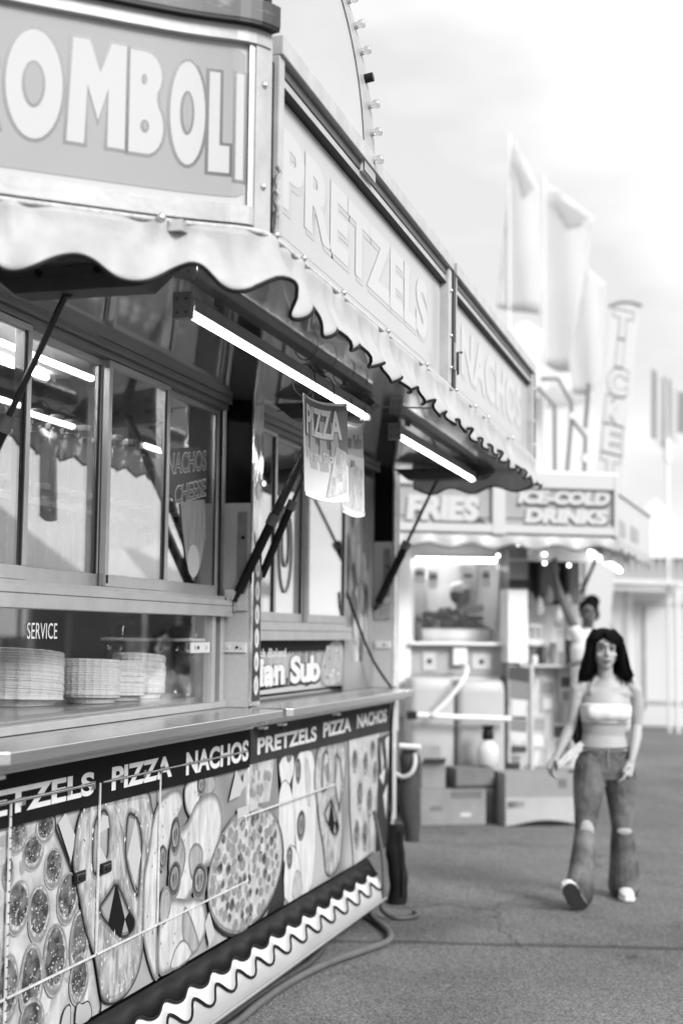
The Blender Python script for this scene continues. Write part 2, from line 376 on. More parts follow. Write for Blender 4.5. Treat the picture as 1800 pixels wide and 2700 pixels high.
PM = [ground_p, pep, pepr, chs, crust, chip, chipd, jal, jali, edge_p, dia_p, dia_k, band_p, let_p, drip_p, band_g, flake, soft_p] + [mat('printed_chip_tone_%s' % n, v, .4, amt=.22, scale=15, detail=7, spec=.15, stretch=(1, 1.7, .45)) for n, v in (('dim', .20), ('mid', .31), ('pale', .41), ('bright', .50))] + [mat('printed_crust_tone_%s' % n, v, .4, amt=.42, scale=24, detail=8, spec=.15, stretch=(1, 1.2, .5), ramp=(.36, .64)) for n, v in (('dim', .15), ('mid', .25), ('pale', .36))]
GR, PE, PR, CH, CR, CP, CD, JA, JI, ED, DI, DK, BA, LE, DR, BG, FL, SO, S1, S2, S3, S4, K1, K2, K3 = range(25)
class Art:
    """flat printed shapes on one panel, each sheet a hair in front of the last"""
    def __init__(s, y0, y1, z0, z1, x=XO): s.mb = MB(); s.k = 0.0006; s.x = x; s.lim = (y0, y1, z0, z1); s.mb.box((x-0.011, y0, z0), (x, y1, z1), GR)
    def clip(s, p):
        y0, y1, z0, z1 = s.lim; q = list(p)
        for ax, lim, sg in ((0, y0, 1), (0, y1, -1), (1, z0, 1), (1, z1, -1)):
            o = []
            for i in range(len(q)):
                a, b = q[i-1], q[i]; da, db = sg*(a[ax]-lim), sg*(b[ax]-lim)
                if (da >= 0) != (db >= 0):
                    t = da/(da-db); o.append((a[0]+t*(b[0]-a[0]), a[1]+t*(b[1]-a[1])))
                if db >= 0: o.append(b)
            q = o
            if not q: return q
        return q
    def __call__(s, pts, mi, up=True):
        p = s.clip(pts)
        if len(p) > 2:
            if up: s.k += 0.00003
            s.mb.poly([(s.x + s.k, a, b) for a, b in p], mi)
    def ring(s, pts, mi, edge=ED, g=0.010):
        if mi in (CP, CD): edge, g = SO, min(g, .007)
        cy = sum(p[0] for p in pts)/len(pts); cz = sum(p[1] for p in pts)/len(pts)
        out = [(a + g*(a-cy)/max(math.hypot(a-cy, b-cz), 1e-6), b + g*(b-cz)/max(math.hypot(a-cy, b-cz), 1e-6)) for a, b in pts]
        s(out, edge); s(pts, mi)
    def shaded(s, pts, ramp, step=.007):
        n = len(pts); ar = abs(sum(pts[i-1][0]*pts[i][1]-pts[i][0]*pts[i-1][1] for i in range(n)))/2; pe = sum(math.dist(pts[i-1], pts[i]) for i in range(n)); tot = .34*ar/pe
        s(grow(pts, .004), ramp[0])
        for i, m_ in enumerate(ramp[1:]): s(grow(pts, -min(step*(i+.4)*(1+.3*i), tot*(i+.4)/(len(ramp)-1))), m_)
    def smooth(s, pts, n=2):
        for _ in range(n):
            q = []
            for i in range(len(pts)):
                a, b = pts[i], pts[(i+1) % len(pts)]
                q += [(.75*a[0]+.25*b[0], .75*a[1]+.25*b[1]), (.25*a[0]+.75*b[0], .25*a[1]+.75*b[1])]
            pts = q
        return pts
    def text(s, t, a, b, c, d, mi=LE, bold=0.035, **k):
        s.k += 0.00012; put_text(s.mb, t, a, b, c, d, lambda y, z: (s.x + s.k, y, z), mi, bold=bold, **k)
def pepperoni(A, cy, cz, ry, rz, seed, fine=True):
    A(ellipse(cy, cz-0.006, ry*1.16, rz*1.16, 22, .03, seed), S2); A(ellipse(cy, cz-0.004, ry*1.08, rz*1.10, 22, .03, seed), S1); A(ellipse(cy, cz, ry, rz, 26, .06, seed), PR if fine else PE)
    if fine:
        A(ellipse(cy-ry*.04, cz+rz*.06, ry*.9, rz*.86, 26, .07, seed+1), PE)
        g = random.Random(seed)
        A.k += 0.0002
        for i in range(44):                                       # crisped fat flecks, most of them along the lower rim
            a = g.uniform(0, 6.28) if i % 2 else g.uniform(3.5, 5.9); q = g.uniform(.55, .95) if i % 2 == 0 else g.uniform(.1, .85)
            y, z = cy + ry*q*math.cos(a), cz + rz*q*math.sin(a); w = ry*g.uniform(.02, .085); h = rz*g.uniform(.012, .05); r = a + g.uniform(-.5, .5)
            A([(y-w, z), (y-w*.2, z-h), (y+w, z+h*.3), (y+w*.3, z+h)], FL, up=False)
def pretzel(A, y0, z0, sy, sz):
    """salted soft pretzel with three see-through holes"""
    P_ = [(4.326,.985),(4.494,.988),(4.705,.984),(4.867,.98),(4.89,.918),(4.92,.868),(4.878,.761),(4.833,.689),(4.838,.597),(4.843,.434),(4.803,.353),(4.726,.307),(4.635,.297),(4.561,.307),(4.509,.333),(4.485,.387),(4.451,.484),(4.376,.583),(4.346,.647),(4.315,.717),(4.27,.801),(4.273,.859),(4.289,.927)]
    H1 = [(4.412,.93),(4.445,.953),(4.488,.967),(4.525,.941),(4.535,.896),(4.527,.786),(4.485,.759),(4.436,.748),(4.41,.761),(4.401,.817),(4.401,.877)]
    H2 = [(4.677,.923),(4.716,.928),(4.781,.895),(4.814,.822),(4.812,.764),(4.795,.631),(4.78,.617),(4.755,.637),(4.704,.703),(4.662,.779),(4.668,.867)]
    H3 = [(4.597,.707),(4.661,.647),(4.711,.588),(4.768,.545),(4.762,.515),(4.716,.498),(4.662,.496),(4.608,.526),(4.517,.58),(4.479,.611),(4.463,.644),(4.526,.67)]
    f = lambda L: [(y0 + (a-4.27)*sy, z0 + (b-.297)*sz) for a, b in L]
    A(grow(A.smooth(f(P_)), .010), ED); A.shaded(A.smooth(f(P_)), (K1, K2, K3), .010)
    for Hh in (H1, H2, H3): q = A.smooth(f(Hh), 1); A(grow(q, .016), K2); A(grow(q, .006), K1); A(q, ED); A(grow(q, -.004), BG); A(grow(q, -.010), SO); A(grow(q, -.019), GR)
    A(f([(4.442,.884),(4.475,.945),(4.52,.935),(4.53,.896)]), DI); A(f([(4.430,.872),(4.521,.786),(4.436,.757)]), DI)
    A(f([(4.749,.902),(4.806,.764),(4.762,.662),(4.685,.776)]), DI)
    A(f([(4.591,.690),(4.606,.690),(4.678,.562),(4.646,.502),(4.577,.541),(4.539,.57)]), DK); A(f([(4.711,.581),(4.760,.545),(4.755,.518),(4.716,.503),(4.677,.562)]), DK)
    g = random.Random(int(y0*100)); A.k += 0.0003
    hol = [A.smooth(f(q), 1) for q in (H1, H2, H3)]; outl = f(P_)
    def inside(p, q):
        c = False
        for i in range(len(q)):
            a, b = q[i-1], q[i]
            if (a[1] > p[1]) != (b[1] > p[1]) and p[0] < (b[0]-a[0])*(p[1]-a[1])/(b[1]-a[1]) + a[0]: c = not c
        return c
    for i in range(150):                                          # coarse salt
        p = f([(g.uniform(4.28, 4.9), g.uniform(.31, .98))])[0]
        if inside(p, outl) and not any(inside(p, h) for h in hol):
            w = g.uniform(.003, .0075)*sy; h = g.uniform(.004, .012)*sz
            A([(p[0]-w, p[1]), (p[0], p[1]-h), (p[0]+w, p[1]+h*.2), (p[0], p[1]+h)], FL, up=False)
    for q in ([(4.545,.80),(4.60,.72),(4.585,.72),(4.535,.79)], [(4.62,.86),(4.67,.72),(4.66,.70),(4.605,.85)], [(4.40,.99),(4.385,.80),(4.375,.80),(4.385,.99)], [(4.56,.98),(4.62,.90),(4.66,.86),(4.63,.92)]): A(f(q), CD)
# -- near picture panel (pepperoni slice, pretzel, chips, half of a pizza)
A = Art(2.66, 5.952, 0.285, 1.145)
CHEESE = [(2.6,1.0),(3.5,.99),(3.84,.989),(4.131,.992),(4.147,.933),(4.257,.797),(4.316,.7),(4.361,.615),(4.436,.505),(4.511,.302),(4.5,.27),(2.6,.27)]
A(grow(CHEESE, .014), ED); A(CHEESE, SO); A(grow(CHEESE, -.006), S2); A(grow(CHEESE, -.016), CH)
g = random.Random(3)
for i in range(16):
    y = 2.9 + i*.1; w = g.uniform(.012, .03); A([(y-w, .27), (y+w, .27), (y+w*.6, .27+g.uniform(.08, .2)), (y-w*.4, .27+g.uniform(.1, .22))], DR if i % 2 else CD)
for i in range(70):
    y, z = g.uniform(3.3, 4.5), g.uniform(.29, .98)
    if z > .33 and y < 4.13 + (.99-z)*.55 - .05: A(ellipse(y, z, g.uniform(.012, .05), g.uniform(.008, .035), 12, .25, i), (S2, S3, S4, CD)[i % 4])
for i, q in enumerate([(3.903,.951,.056,.046),(4.004,.891,.059,.05),(4.078,.954,.055,.042),(4.141,.823,.057,.057),(4.243,.712,.068,.073),(3.85,.852,.03,.042),(3.916,.741,.066,.071),(4.049,.698,.064,.079),(4.164,.536,.072,.1),(4.331,.556,.060,.089),(4.337,.438,.061,.071),(4.01,.505,.068,.099),(3.862,.516,.061,.088),(4.017,.372,.071,.075),(3.75,.6,.06,.09),(3.7,.78,.06,.08),(3.6,.45,.06,.09),(3.5,.65,.07,.09),(3.4,.85,.06,.07)]): pepperoni(A, *q, seed=i)
for q in ([(4.20,.285),(4.215,.34),(4.235,.365),(4.27,.37),(4.275,.33),(4.268,.285)], [(4.31,.285),(4.315,.35),(4.335,.36),(4.36,.345),(4.40,.35),(4.425,.32),(4.43,.285)], [(4.13,.285),(4.145,.315),(4.16,.285)]): A.ring(A.smooth(q, 1), GR, g=.006)
for q in ([(3.84,.285),(3.86,.325),(3.90,.335),(3.93,.32),(3.945,.285)], [(3.93,.285),(3.95,.31),(3.985,.315),(4.01,.285)], [(4.01,.285),(4.03,.33),(4.07,.335),(4.11,.31),(4.115,.285)]): A.ring(A.smooth(q, 1), CP, g=.004)
A([(4.152,.956),(4.201,.984),(4.278,.899),(4.249,.821)], DI)
pretzel(A, 4.27, .297, 1.0, 1.0)
CHIPS = [([(4.937,.919),(5.005,.952),(5.148,.969),(5.197,.911),(5.171,.872),(5.083,.814),(5.051,.736),(4.966,.709),(4.956,.511),(4.988,.299),(4.962,.285),(4.9,.358),(4.837,.468),(4.83,.684),(4.878,.761),(4.891,.838)], CP),
 ([(5.222,.979),(5.397,.98),(5.381,.913),(5.306,.828),(5.237,.865),(5.205,.931)], CP), ([(5.38,.985),(5.52,.985),(5.56,.93),(5.47,.90),(5.39,.93)], CD),
 ([(5.105,.729),(5.156,.812),(5.231,.809),(5.342,.903),(5.545,.918),(5.635,.819),(5.619,.716),(5.538,.623),(5.415,.627),(5.32,.556),(5.173,.484),(5.06,.572)], CP),
 ([(5.08,.80),(5.15,.80),(5.24,.72),(5.20,.62),(5.12,.60),(5.06,.66)], CD), ([(5.25,.70),(5.33,.74),(5.42,.70),(5.40,.62),(5.30,.58)], CD),
 ([(4.97,.30),(4.976,.507),(5.06,.572),(5.226,.53),(5.401,.514),(5.465,.445),(5.469,.358),(5.333,.300),(5.092,.29)], CP),
 ([(5.22,.52),(5.28,.47),(5.36,.38),(5.40,.31),(5.30,.31),(5.20,.40)], CD), ([(5.083,.285),(5.125,.357),(5.206,.388),(5.273,.361),(5.333,.295)], CP),
 ([(4.99,.60),(5.06,.62),(5.10,.54),(5.04,.47),(4.98,.50)], CD)]
for q, m_ in CHIPS: A.shaded(A.smooth(q, 2), (SO, S1, S2, S3, S4) if m_ == CP else (SO, S1, S1, S2))
def jalapeno(A, y, z, a, b, seed):
    A(ellipse(y+.006, z-.008, a*1.08, b*1.08, 18, .04, seed), S1); A(ellipse(y, z, a, b, 18, .04, seed), JA); A(ellipse(y-a*.05, z+b*.05, a*.80, b*.82, 16, .05, seed), BG); A(ellipse(y, z, a*.66, b*.70, 16, .05, seed), JI); A(ellipse(y+a*.1, z-b*.1, a*.4, b*.45, 16, .08, seed), SO); A(ellipse(y-a*.2, z, a*.16, b*.3, 10), JA); A(ellipse(y+a*.28, z+b*.1, a*.12, b*.25, 10), JA)
for i, q in enumerate([(5.12,.631,.06,.064),(5.378,.583,.075,.068),(5.12,.795,.048,.07),(5.379,.957,.044,.036),(4.999,.73,.035,.045)]): jalapeno(A, *q, seed=i)
g = random.Random(8)
for i in range(40): 
    y, z = g.uniform(4.86, 5.55), g.uniform(.32, .95); A([(y-.003, z), (y, z-.007), (y+.003, z), (y, z+.007)], JI)
A([(5.783,.979),(5.879,.908),(5.834,.866),(5.70,.858)], DI); A([(5.88,.957),(5.948,.957),(5.95,.909),(5.856,.887)], DI); A([(5.44,.40),(5.49,.44),(5.56,.34),(5.50,.30)], DI)
def pizza(A, cy, cz, ry, rz, n, seed, dot=(.030, .024)):
    A(ellipse(cy+.012, cz-.012, ry*1.03, rz*1.03, 40, .012, seed), BG); A.shaded(ellipse(cy, cz, ry, rz, 40, .012, seed), (SO, S1, S3, S2)); A(ellipse(cy, cz, ry*.93, rz*.92, 40, .02, seed+2), S3); A(ellipse(cy, cz, ry*.90, rz*.89, 40, .03, seed+3), CH)
    g = random.Random(seed); done = []
    for i in range(40): a, q = g.uniform(0, 6.28), math.sqrt(g.uniform(0, .75)); A(ellipse(cy + ry*q*math.cos(a), cz + rz*q*math.sin(a), g.uniform(.02, .06), g.uniform(.012, .03), 12, .25, i), (S2, S3, S4)[i % 3])
    while len(done) < n:
        a, q = g.uniform(0, 6.28), math.sqrt(g.uniform(0, .84)); y, z = cy + ry*q*math.cos(a), cz + rz*q*math.sin(a)
        if all(math.hypot((y-b)/dot[0], (z-c)/dot[1]) > 1.75 for b, c in done) or g.random() < .004:
            done.append((y, z)); e = g.uniform(.75, 1.2); A(ellipse(y, z, dot[0]*e, dot[1]*e, 12, .12, len(done)), PR if len(done) % 4 == 0 else JI, up=False); A.k += .00004; A(ellipse(y, z, dot[0]*e*.8, dot[1]*e*.74, 12, .14, len(done)+1), JI if len(done) % 3 else PE, up=False); A.k -= .00004
pizza(A, 5.97, .545, .50, .262, 95, 5)
A([(2.66,.99),(5.96,.977),(5.96,1.15),(2.66,1.15)], BA)
A.text('PRETZELS', 3.47, 4.395, 1.021, 1.098); A.text('PIZZA', 4.531, 5.066, 1.019, 1.099); A.text('NACHOS', 5.208, 5.931, 1.008, 1.098)
A([(5.802,.815),(5.952,.815),(5.952,.779),(5.804,.772)], DI)
pan = A.mb.build('picture_panel', PM, TR, recalc=False)
tag(pan, 'near picture panel printed with pepperoni, a salted pretzel and chips under a black lettered band')
# door seams and latches of the near panel
mb = MB()
seam_m = mat('white_seam_trim', 0.6, 0.35, amt=0.15, scale=30)
for y, z0, z1 in ((3.83, .285, 1.06), (4.437, .49, 1.055), (4.953, .49, 1.05)): mb.box((XO+0.0135, y-.004, z0), (XO+0.0190, y+.004, z1), 0)
mb.box((XO+0.0135, 2.7, .488), (XO+0.0190, 5.95, .4945), 0)
mb.tube([(XO+0.0185, 2.7, 1.062), (XO+0.0185, 4.38, 1.058)], .006, 8, 1); mb.tube([(XO+0.0185, 4.45, 1.056), (XO+0.0185, 5.90, 1.05)], .005, 8, 1)
for y in (3.9, 4.2, 4.38, 4.6, 4.8, 4.953): mb.box((XO+0.0135, y-.012, 1.04), (XO+0.0215, y+.012, 1.066), 1)
for i in range(24): mb.box((XO+0.0190, 3.826, .30+i*.031), (XO+0.0200, 3.836, .304+i*.031), 2)
mb.build('door_seam_trim', [seam_m, chrome, black], pan)
for y in (4.299, 4.497):
    mb = MB(); mb.box((XO+0.0135, y-.039, .748), (XO+0.0205, y+.039, .785), 0); mb.box((XO+0.0205, y-.032, .754), (XO+0.0245, y+.032, .779), 1); mb.box((XO+0.0245, y-.018, .757), (XO+0.0295, y+.020, .772), 0)
    mb.build('latch', [black, mat('dark_chrome_latch', .12, .25, metal=.8, amt=.3, scale=40)], pan, bevel=.002)
# -- far picture panel
A = Art(5.978, 8.56, 0.285, 1.150)
A([(5.978,1.0),(6.018,1.02),(6.341,1.0),(6.27,.795),(5.978,.81)], CH)
for i in range(14): g = random.Random(90+i); A(ellipse(g.uniform(6.0, 6.27), g.uniform(.83, 1.0), .026, .024, 12, .05, i), JI if i % 2 else PR)
A([(6.368,.996),(6.803,.98),(6.626,.905),(6.443,.556),(6.342,.378),(6.25,.28),(6.5,.28),(6.62,.5)], ED)
for q, m_ in [([(6.40,.97),(6.62,.99),(6.64,.90),(6.56,.84),(6.50,.80),(6.43,.88)], CP), ([(6.60,.80),(6.68,.985),(6.90,.985),(6.98,.92),(7.0,.80),(7.02,.66),(7.0,.40),(6.95,.285),(6.74,.285),(6.70,.5),(6.66,.62)], CP),
   ([(6.40,.80),(6.48,.88),(6.60,.82),(6.66,.66),(6.66,.48),(6.56,.42),(6.48,.52),(6.42,.66)], CP), ([(6.50,.44),(6.56,.56),(6.70,.52),(6.78,.38),(6.76,.285),(6.52,.285)], CP), ([(6.62,.285),(6.66,.40),(6.74,.42),(6.82,.285)], CD), ([(6.80,.96),(6.86,.72),(6.92,.70),(6.90,.90)], CD)]: A.ring(A.smooth(q, 1), m_, g=.010)
for i, q in enumerate([(6.76,.63,.065,.07),(6.70,.90,.04,.06),(6.55,.985,.04,.03),(6.58,.50,.04,.05)]): jalapeno(A, *q, seed=i+20)
pizza(A, 5.97, .545, .50, .262, 95, 5)
pretzel(A, 6.98, .30, 0.92, .99)
A.ring([(7.62,.99),(8.3,.99),(8.32,.8),(8.22,.55),(8.18,.30),(7.75,.285),(7.66,.6)], CH, g=.012)
for i, q in enumerate([(7.75,.86,.05,.06),(7.86,.66,.055,.08),(7.80,.45,.05,.075),(7.98,.83,.05,.06),(8.08,.60,.055,.08),(7.98,.42,.05,.08),(8.14,.90,.05,.05),(8.20,.76,.045,.06)]): pepperoni(A, *q, seed=i+50)
A([(8.25,.95),(8.56,.96),(8.56,.285),(8.24,.285),(8.28,.6)], ED)
for q in ([(8.32,.93),(8.40,.80),(8.37,.70)], [(8.30,.72),(8.44,.76),(8.40,.66)], [(8.40,.60),(8.50,.66),(8.47,.45)], [(8.44,.93),(8.53,.95),(8.51,.72)]): A(q, CP)
A([(5.978,.987),(8.56,.975),(8.56,1.15),(5.978,1.15)], BG)
A.text('PRETZELS', 6.075, 6.99, 1.020, 1.095); A.text('PIZZA', 7.11, 7.645, 1.028, 1.104); A.text('NACHOS', 7.78, 8.465, 1.034, 1.112)
A([(5.978,.815),(6.09,.815),(6.09,.786),(5.978,.780)], DI)
pan2 = A.mb.build('picture_panel', PM, TR, recalc=False)
tag(pan2, 'far picture panel printed with a whole pizza and nachos under a grey lettered band')
mb = MB(); mb.box((XO+0.0145, 5.88, .768), (XO+0.0200, 7.30, .776)); mb.build('door_seam_trim', seam_m, pan2)
mb = MB(); mb.box((XO-.005, 5.953, .3), (XO+.006, 5.977, 1.15)); mb.build('panel_joint_strip', seam_m, TR)

# -- skirt of three overlapping scalloped sheets
def skirt(name, z_hi, z_lo, off, amp, per, ph, m, y0=2.66, y1=7.95, lab=None, pipe=True):
    def X(z): return XO + .006 + off + (.285 - z)*0.62
    n = 260; top = []; bot = []
    for i in range(n+1):
        y = y0 + (y1-y0)*i/n; w = math.sin(2*math.pi*y/per + ph); w = math.copysign(abs(w)**.85, w)
        z = z_lo + amp*w; top.append((X(z_hi) , y, z_hi)); bot.append((X(z) + (.004*math.sin(2*math.pi*y/per*1.0 + ph + 1.2) if amp else 0), y, z))
    mb = MB(); k = len(top)
    mb.add(top + bot, [(i, i+1, k+i+1, k+i) for i in range(k-1)], 0, True)
    o = mb.build(name, m, TR, recalc=False)
    s = o.modifiers.new('thickness', 'SOLIDIFY'); s.thickness = .002
    if lab: o['label'] = lab
    if pipe:
        p = MB(); p.tube([(a+.002, b, c) for a, b, c in bot], .0058, 6, 0); p.build('black_piping', rubber, o)
    return o
vin_d = mat('black_vinyl', 0.012, 0.4, amt=0.3, scale=4, bump=.06, bscale=3, spec=.12); vin_w = mat('white_vinyl', 0.72, 0.3, amt=0.05, scale=5, bump=.1, bscale=6)
board = mat('pale_skirt_board', 0.45, 0.38, amt=0.10, scale=6, stretch=(1, .3, 2))
SPH = math.pi/2 - 2*math.pi*5.38/.24
skirt('scalloped_skirt', .292, .220, .030, .0145, .24, SPH, vin_d, lab='black vinyl skirt with a scalloped lower edge')
skirt('scalloped_skirt', .26, .160, .018, .026, .24, SPH - .1, vin_w, lab='white vinyl skirt with a scalloped lower edge')
o = skirt('skirt_board', .24, .078, .004, 0, 1, 0, board, pipe=False)
mb = MB(); mb.tube([(XO+.010+.207*.62, 2.66, .080), (XO+.010+.207*.62, 7.95, .080)], .008, 8); mb.build('skirt_edge_rod', alu, o)
mb = MB(); mb.box((-4.2, 2.7, .03), (XO-.06, 8.3, .27)); mb.build('chassis', black, TR, bevel=.02)

# -- counters
for y0, y1 in ((3.46, 5.862), (5.972, 8.66)):
    mb = MB(); yy = y1 if y1 < 8 else 8.42
    mb.slab([(XO+.002, y0, 1.198), (-1.925, y0, 1.198), (-1.90, y0+.025, 1.198), (-1.90, yy-.02, 1.198), (-1.92, yy, 1.198), (XO+.002, yy, 1.198)], (0, 0, .037))
    mb.box((XO+.002, y0+.01, 1.165), (-2.02, y1-.01, 1.198))
    c = mb.build('counter', steel, TR, bevel=.004)
    mb = MB(); mb.box((XW, max(y0, 2.7), 1.21), (XO+.002, 5.96 if y1 < 6 else 8.64, 1.232)); mb.build('counter_back_edge', alu, c)
    for y in (y0+.05, y1-.10 if y1 < 6 else 6.9): mb = MB(); mb.box((-1.985, y, 1.155), (-1.955, y+.05, 1.165), 0); mb.tube([(-1.97, y+.025, 1.158), (-1.97, y+.025, 1.138)], .008, 6, 1); mb.build('bracket', [alu, black], c)
mb = MB(); mb.box((XO+.004, 2.8, 1.145), (XO+.03, 5.95, 1.163)); mb.box((XO+.004, 5.98, 1.15), (XO+.03, 8.56, 1.163)); mb.build('counter_support_rail', alu, TR)

# -- jambs, corner strips
decal_strip = mat('polished_strip', 0.45, 0.12, metal=.9, amt=0.5, scale=7, detail=2, v2=0.75, stretch=(1, 3, 1.0), bump=.25, bscale=6)
for k, (yj, y2) in enumerate(((5.966, 6.085), (8.645, 8.72))):
    mb = MB(); mb.box((XW, yj, 1.235), (XO-.004, yj+.02, 2.14)); mb.box((XW-.02, yj+.02, 1.235), (XO-.004, y2-.002, 2.66))
    j = mb.build('jamb', mat('jamb_grey', .48, .4, amt=.05, scale=60, detail=2), TR)
    mb = MB(); mb.box((XW+.004, yj+.004, 2.142), (XO-.01, yj+.016, 2.62)); mb.build('black_recess_panel', mat('black_gloss_panel', .003, .3, spec=.12), j)
    mb = MB(); mb.box((XO-.062, yj-.006, 1.80), (XO-.018, yj-.001, 2.10), 0); mb.tube([(XO-.034, yj-.012, 1.985), (XO-.034, yj-.004, 1.985)], .0085, 8, 1); mb.tube([(XO-.036, yj-.010, 2.07), (XO-.036, yj-.004, 2.07)], .006, 8, 0)
    mb.build('hinge_plate', [mat('hinge_grey', .22, .4, amt=.1, scale=20), black], j, bevel=.002)
    mb = MB(); mb.box((XW+.012, yj-.010, 1.655), (XO-.064, yj-.001, 1.755), 0); mb.box((XO-.062, yj-.012, 1.66), (XO-.010, yj-.001, 1.758), 0)
    for x in (XW+.03, XW+.055, XO-.05, XO-.03):
        for z in (1.675, 1.715): mb.tube([(x, yj-.016, z), (x, yj-.008, z)], .005, 8, 1)
    mb.build('strut_bracket', [alu, steel], j, bevel=.002)
    mb = MB(); mb.box((XW+.014, yj-.008, 1.475), (XO-.012, yj-.001, 1.52), 0)
    for x, mi in ((XW+.035, 0), (XW+.075, 1), (XO-.03, 0)): mb.tube([(x, yj-.012, 1.498), (x, yj-.006, 1.498)], .0065, 8, mi)
    mb.build('lock_plate', [offwhite, black], j, bevel=.002)
    mb = MB(); mb.box((XO-.003, yj, 1.24), (XO+.012, y2, 2.62)); mb.build('corner_strip', decal_strip if k == 0 else mat('far_strip', .45, .2, amt=.5, scale=14, v2=.7), TR, bevel=.004)
    if k == 0:
        s = Art(yj+.01, y2-.01, 1.26, 1.9, XO+.0125); s.mb = MB(); s.k = .0004; s([(yj+.01,1.26),(y2-.01,1.26),(y2-.01,1.9),(yj+.01,1.9)], ED)
        for i in range(6): s.ring(ellipse(yj+.06, 1.33+i*.105, .03, .043, 14), CP, g=.004); s(ellipse(yj+.055, 1.325+i*.105, .016, .02, 10), CR)
        s.mb.build('printed_pictures', PM, TR, recalc=False)
mb = MB(); mb.box((XO-.06, 8.56, .42), (XO+.012, 8.72, 1.2)); mb.box((XO-.02, 8.70, .96), (XO+.02, 8.73, 2.6)); mb.build('corner_post', palegrey, TR, bevel=.008)

# -- header beams, sills and sliding windows
head_m = mat('header_grey', 0.22, 0.40, metal=.3, amt=.06, scale=8)
for y0, y1, zs, zb in ((3.3, 5.945, 1.633, 1.705), (6.10, 7.955, 1.528, 1.60)):
    mb = MB(); mb.box((XW-.03, y0, 2.580), (XW+.040, y1 if y1 < 6 else 8.64, 2.609)); mb.box((XW-.04, y0, 2.556), (XW+.022, y1, 2.579))
    mb.build('header_beam', head_m, TR, bevel=.003)
    mb = MB(); mb.box((XW-.05, y0, zs), (XW+.055, y1, zb)); mb.box((XW-.05, y0, zb), (XW+.02, y1, zb+.018))
    mb.box((XW+.02, y0, zs+.046), (XW+.058, y1, zs+.049), 1)
    mb.build('window_sill', [aluw, darkgrey], TR, bevel=.003)
gasket = mat('window_gasket', .01, .5)
def window(y0, y1, z0, z1, x, fr=.028, bot=.045, right_dark=True):
    mb = MB(); a, b = x-.013, x+.013
    mb.box((a, y0, z0), (b, y1, z0+bot)); mb.box((a, y0, z1-.022), (b, y1, z1)); mb.box((a, y0, z0+bot), (b, y0+fr, z1-.022)); mb.box((a, y1-fr, z0+bot), (b, y1, z1-.022))
    w = mb.build('window', aluw, TR, bevel=.002)
    mb = MB(); mb.box((x-.003, y0+fr-.003, z0+bot-.003), (x+.001, y1-fr+.003, z1-.019)); mb.build('pane', pane_m, w)
    mb = MB(); mb.box((x+.002, y1-fr-.007, z0+bot), (x+.008, y1-fr-.001, z1-.022)); mb.build('gasket', gasket, w); mb = MB(); mb.box((x+.002, y0+fr, z0+bot), (x+.006, y0+fr+.003, z1-.022)); mb.build('gasket', gasket, w)
    return w
window(3.38, 4.125, 1.724, 2.553, XW+.004); window(4.107, 4.735, 1.724, 2.553, XW-.026); window(4.712, 5.290, 1.724, 2.553, XW+.004); window(5.272, 5.935, 1.724, 2.553, XW-.026)
window(6.10, 6.67, 1.62, 2.553, XW+.004); window(6.652, 7.225, 1.62, 2.553, XW-.026); window(7.208, 7.955, 1.62, 2.553, XW+.004)
mb = MB(); mb.box((XW+.018, 4.695, 1.728), (XW+.026, 4.715, 1.775), 0); mb.box((XW+.02, 4.70, 1.735), (XW+.030, 4.71, 1.765), 1); mb.build('window_latch', [aluw, black], TR)
mb = MB(); mb.box((XW-.02, 3.3, 1.235), (XW+.03, 5.945, 1.262)); mb.box((XW-.02, 5.80, 1.262), (XW+.02, 5.838, 1.633)); mb.box((XW-.02, 5.90, 1.262), (XW+.02, 5.945, 1.633)); mb.box((XW-.01, 5.84, 1.262), (XW-.002, 5.898, 1.633), 1)
sw = mb.build('service_window', [aluw, black], TR, bevel=.002)
mb = MB(); mb.box((XW-.004, 3.3, 1.263), (XW, 5.80, 1.632)); mb.build('pane', glass('service_glass', .95, .03, .55, 2.4), sw)
mb = MB(); put_text(mb, 'SERVICE', 4.17, 4.38, 1.535, 1.588, lambda y, z: (XW+.0015, y, z), 0, bold=.0, spacing=1.05); mb.build('lettering', let_p, sw, recalc=False)
mb = MB(); mb.box((XW+.002, 5.575, 1.475), (XW+.012, 5.79, 1.52), 0)
for y, mi in ((5.615, 1), (5.648, 2), (5.74, 1)): mb.tube([(XW+.011, y, 1.498), (XW+.016, y, 1.498)], .0075, 8, mi)
mb.build('lock_plate', [offwhite, alu, black], sw, bevel=.002)
# nachos-and-cheese decal on the fourth pane
mb = MB(); dec = [mat('decal_grey', .07, .4), mat('decal_white', .8, .4), mat('decal_cone', .33, .4, amt=.4, scale=20, stretch=(1, 2, .3), v2=.5)]
dk = lambda k: (lambda y, z: (XW-.0215+k, y, z))
def lean(t, y0, y1, z0, z1, tilt, k, mi, bold): put_text(mb, t, y0, y1, z0, z1, lambda y, z: dk(k)(y, z + tilt*(y-y0)), mi, bold=bold)
mb.poly([dk(0)(*p) for p in [(5.345,2.31),(5.70,2.36),(5.80,2.35),(5.80,2.19),(5.60,2.07),(5.345,2.13)]], 0)
lean('NACHOS', 5.36, 5.79, 2.20, 2.29, .16, .0008, 1, .03); lean('NACHOS', 5.366, 5.784, 2.206, 2.284, .16, .0012, 0, -.005); lean('CHEESE', 5.44, 5.79, 2.085, 2.165, .2, .0008, 1, .03); lean('CHEESE', 5.446, 5.784, 2.091, 2.159, .2, .0012, 0, -.005)
mb.poly([dk(.0004)(*p) for p in [(5.50,2.10),(5.62,2.12),(5.78,2.14),(5.80,1.98),(5.74,1.84),(5.66,1.78),(5.58,1.86),(5.53,2.0)]], 2)
mb.poly([dk(.001)(*p) for p in ellipse(5.66, 1.865, .07, .07, 18)], 1)
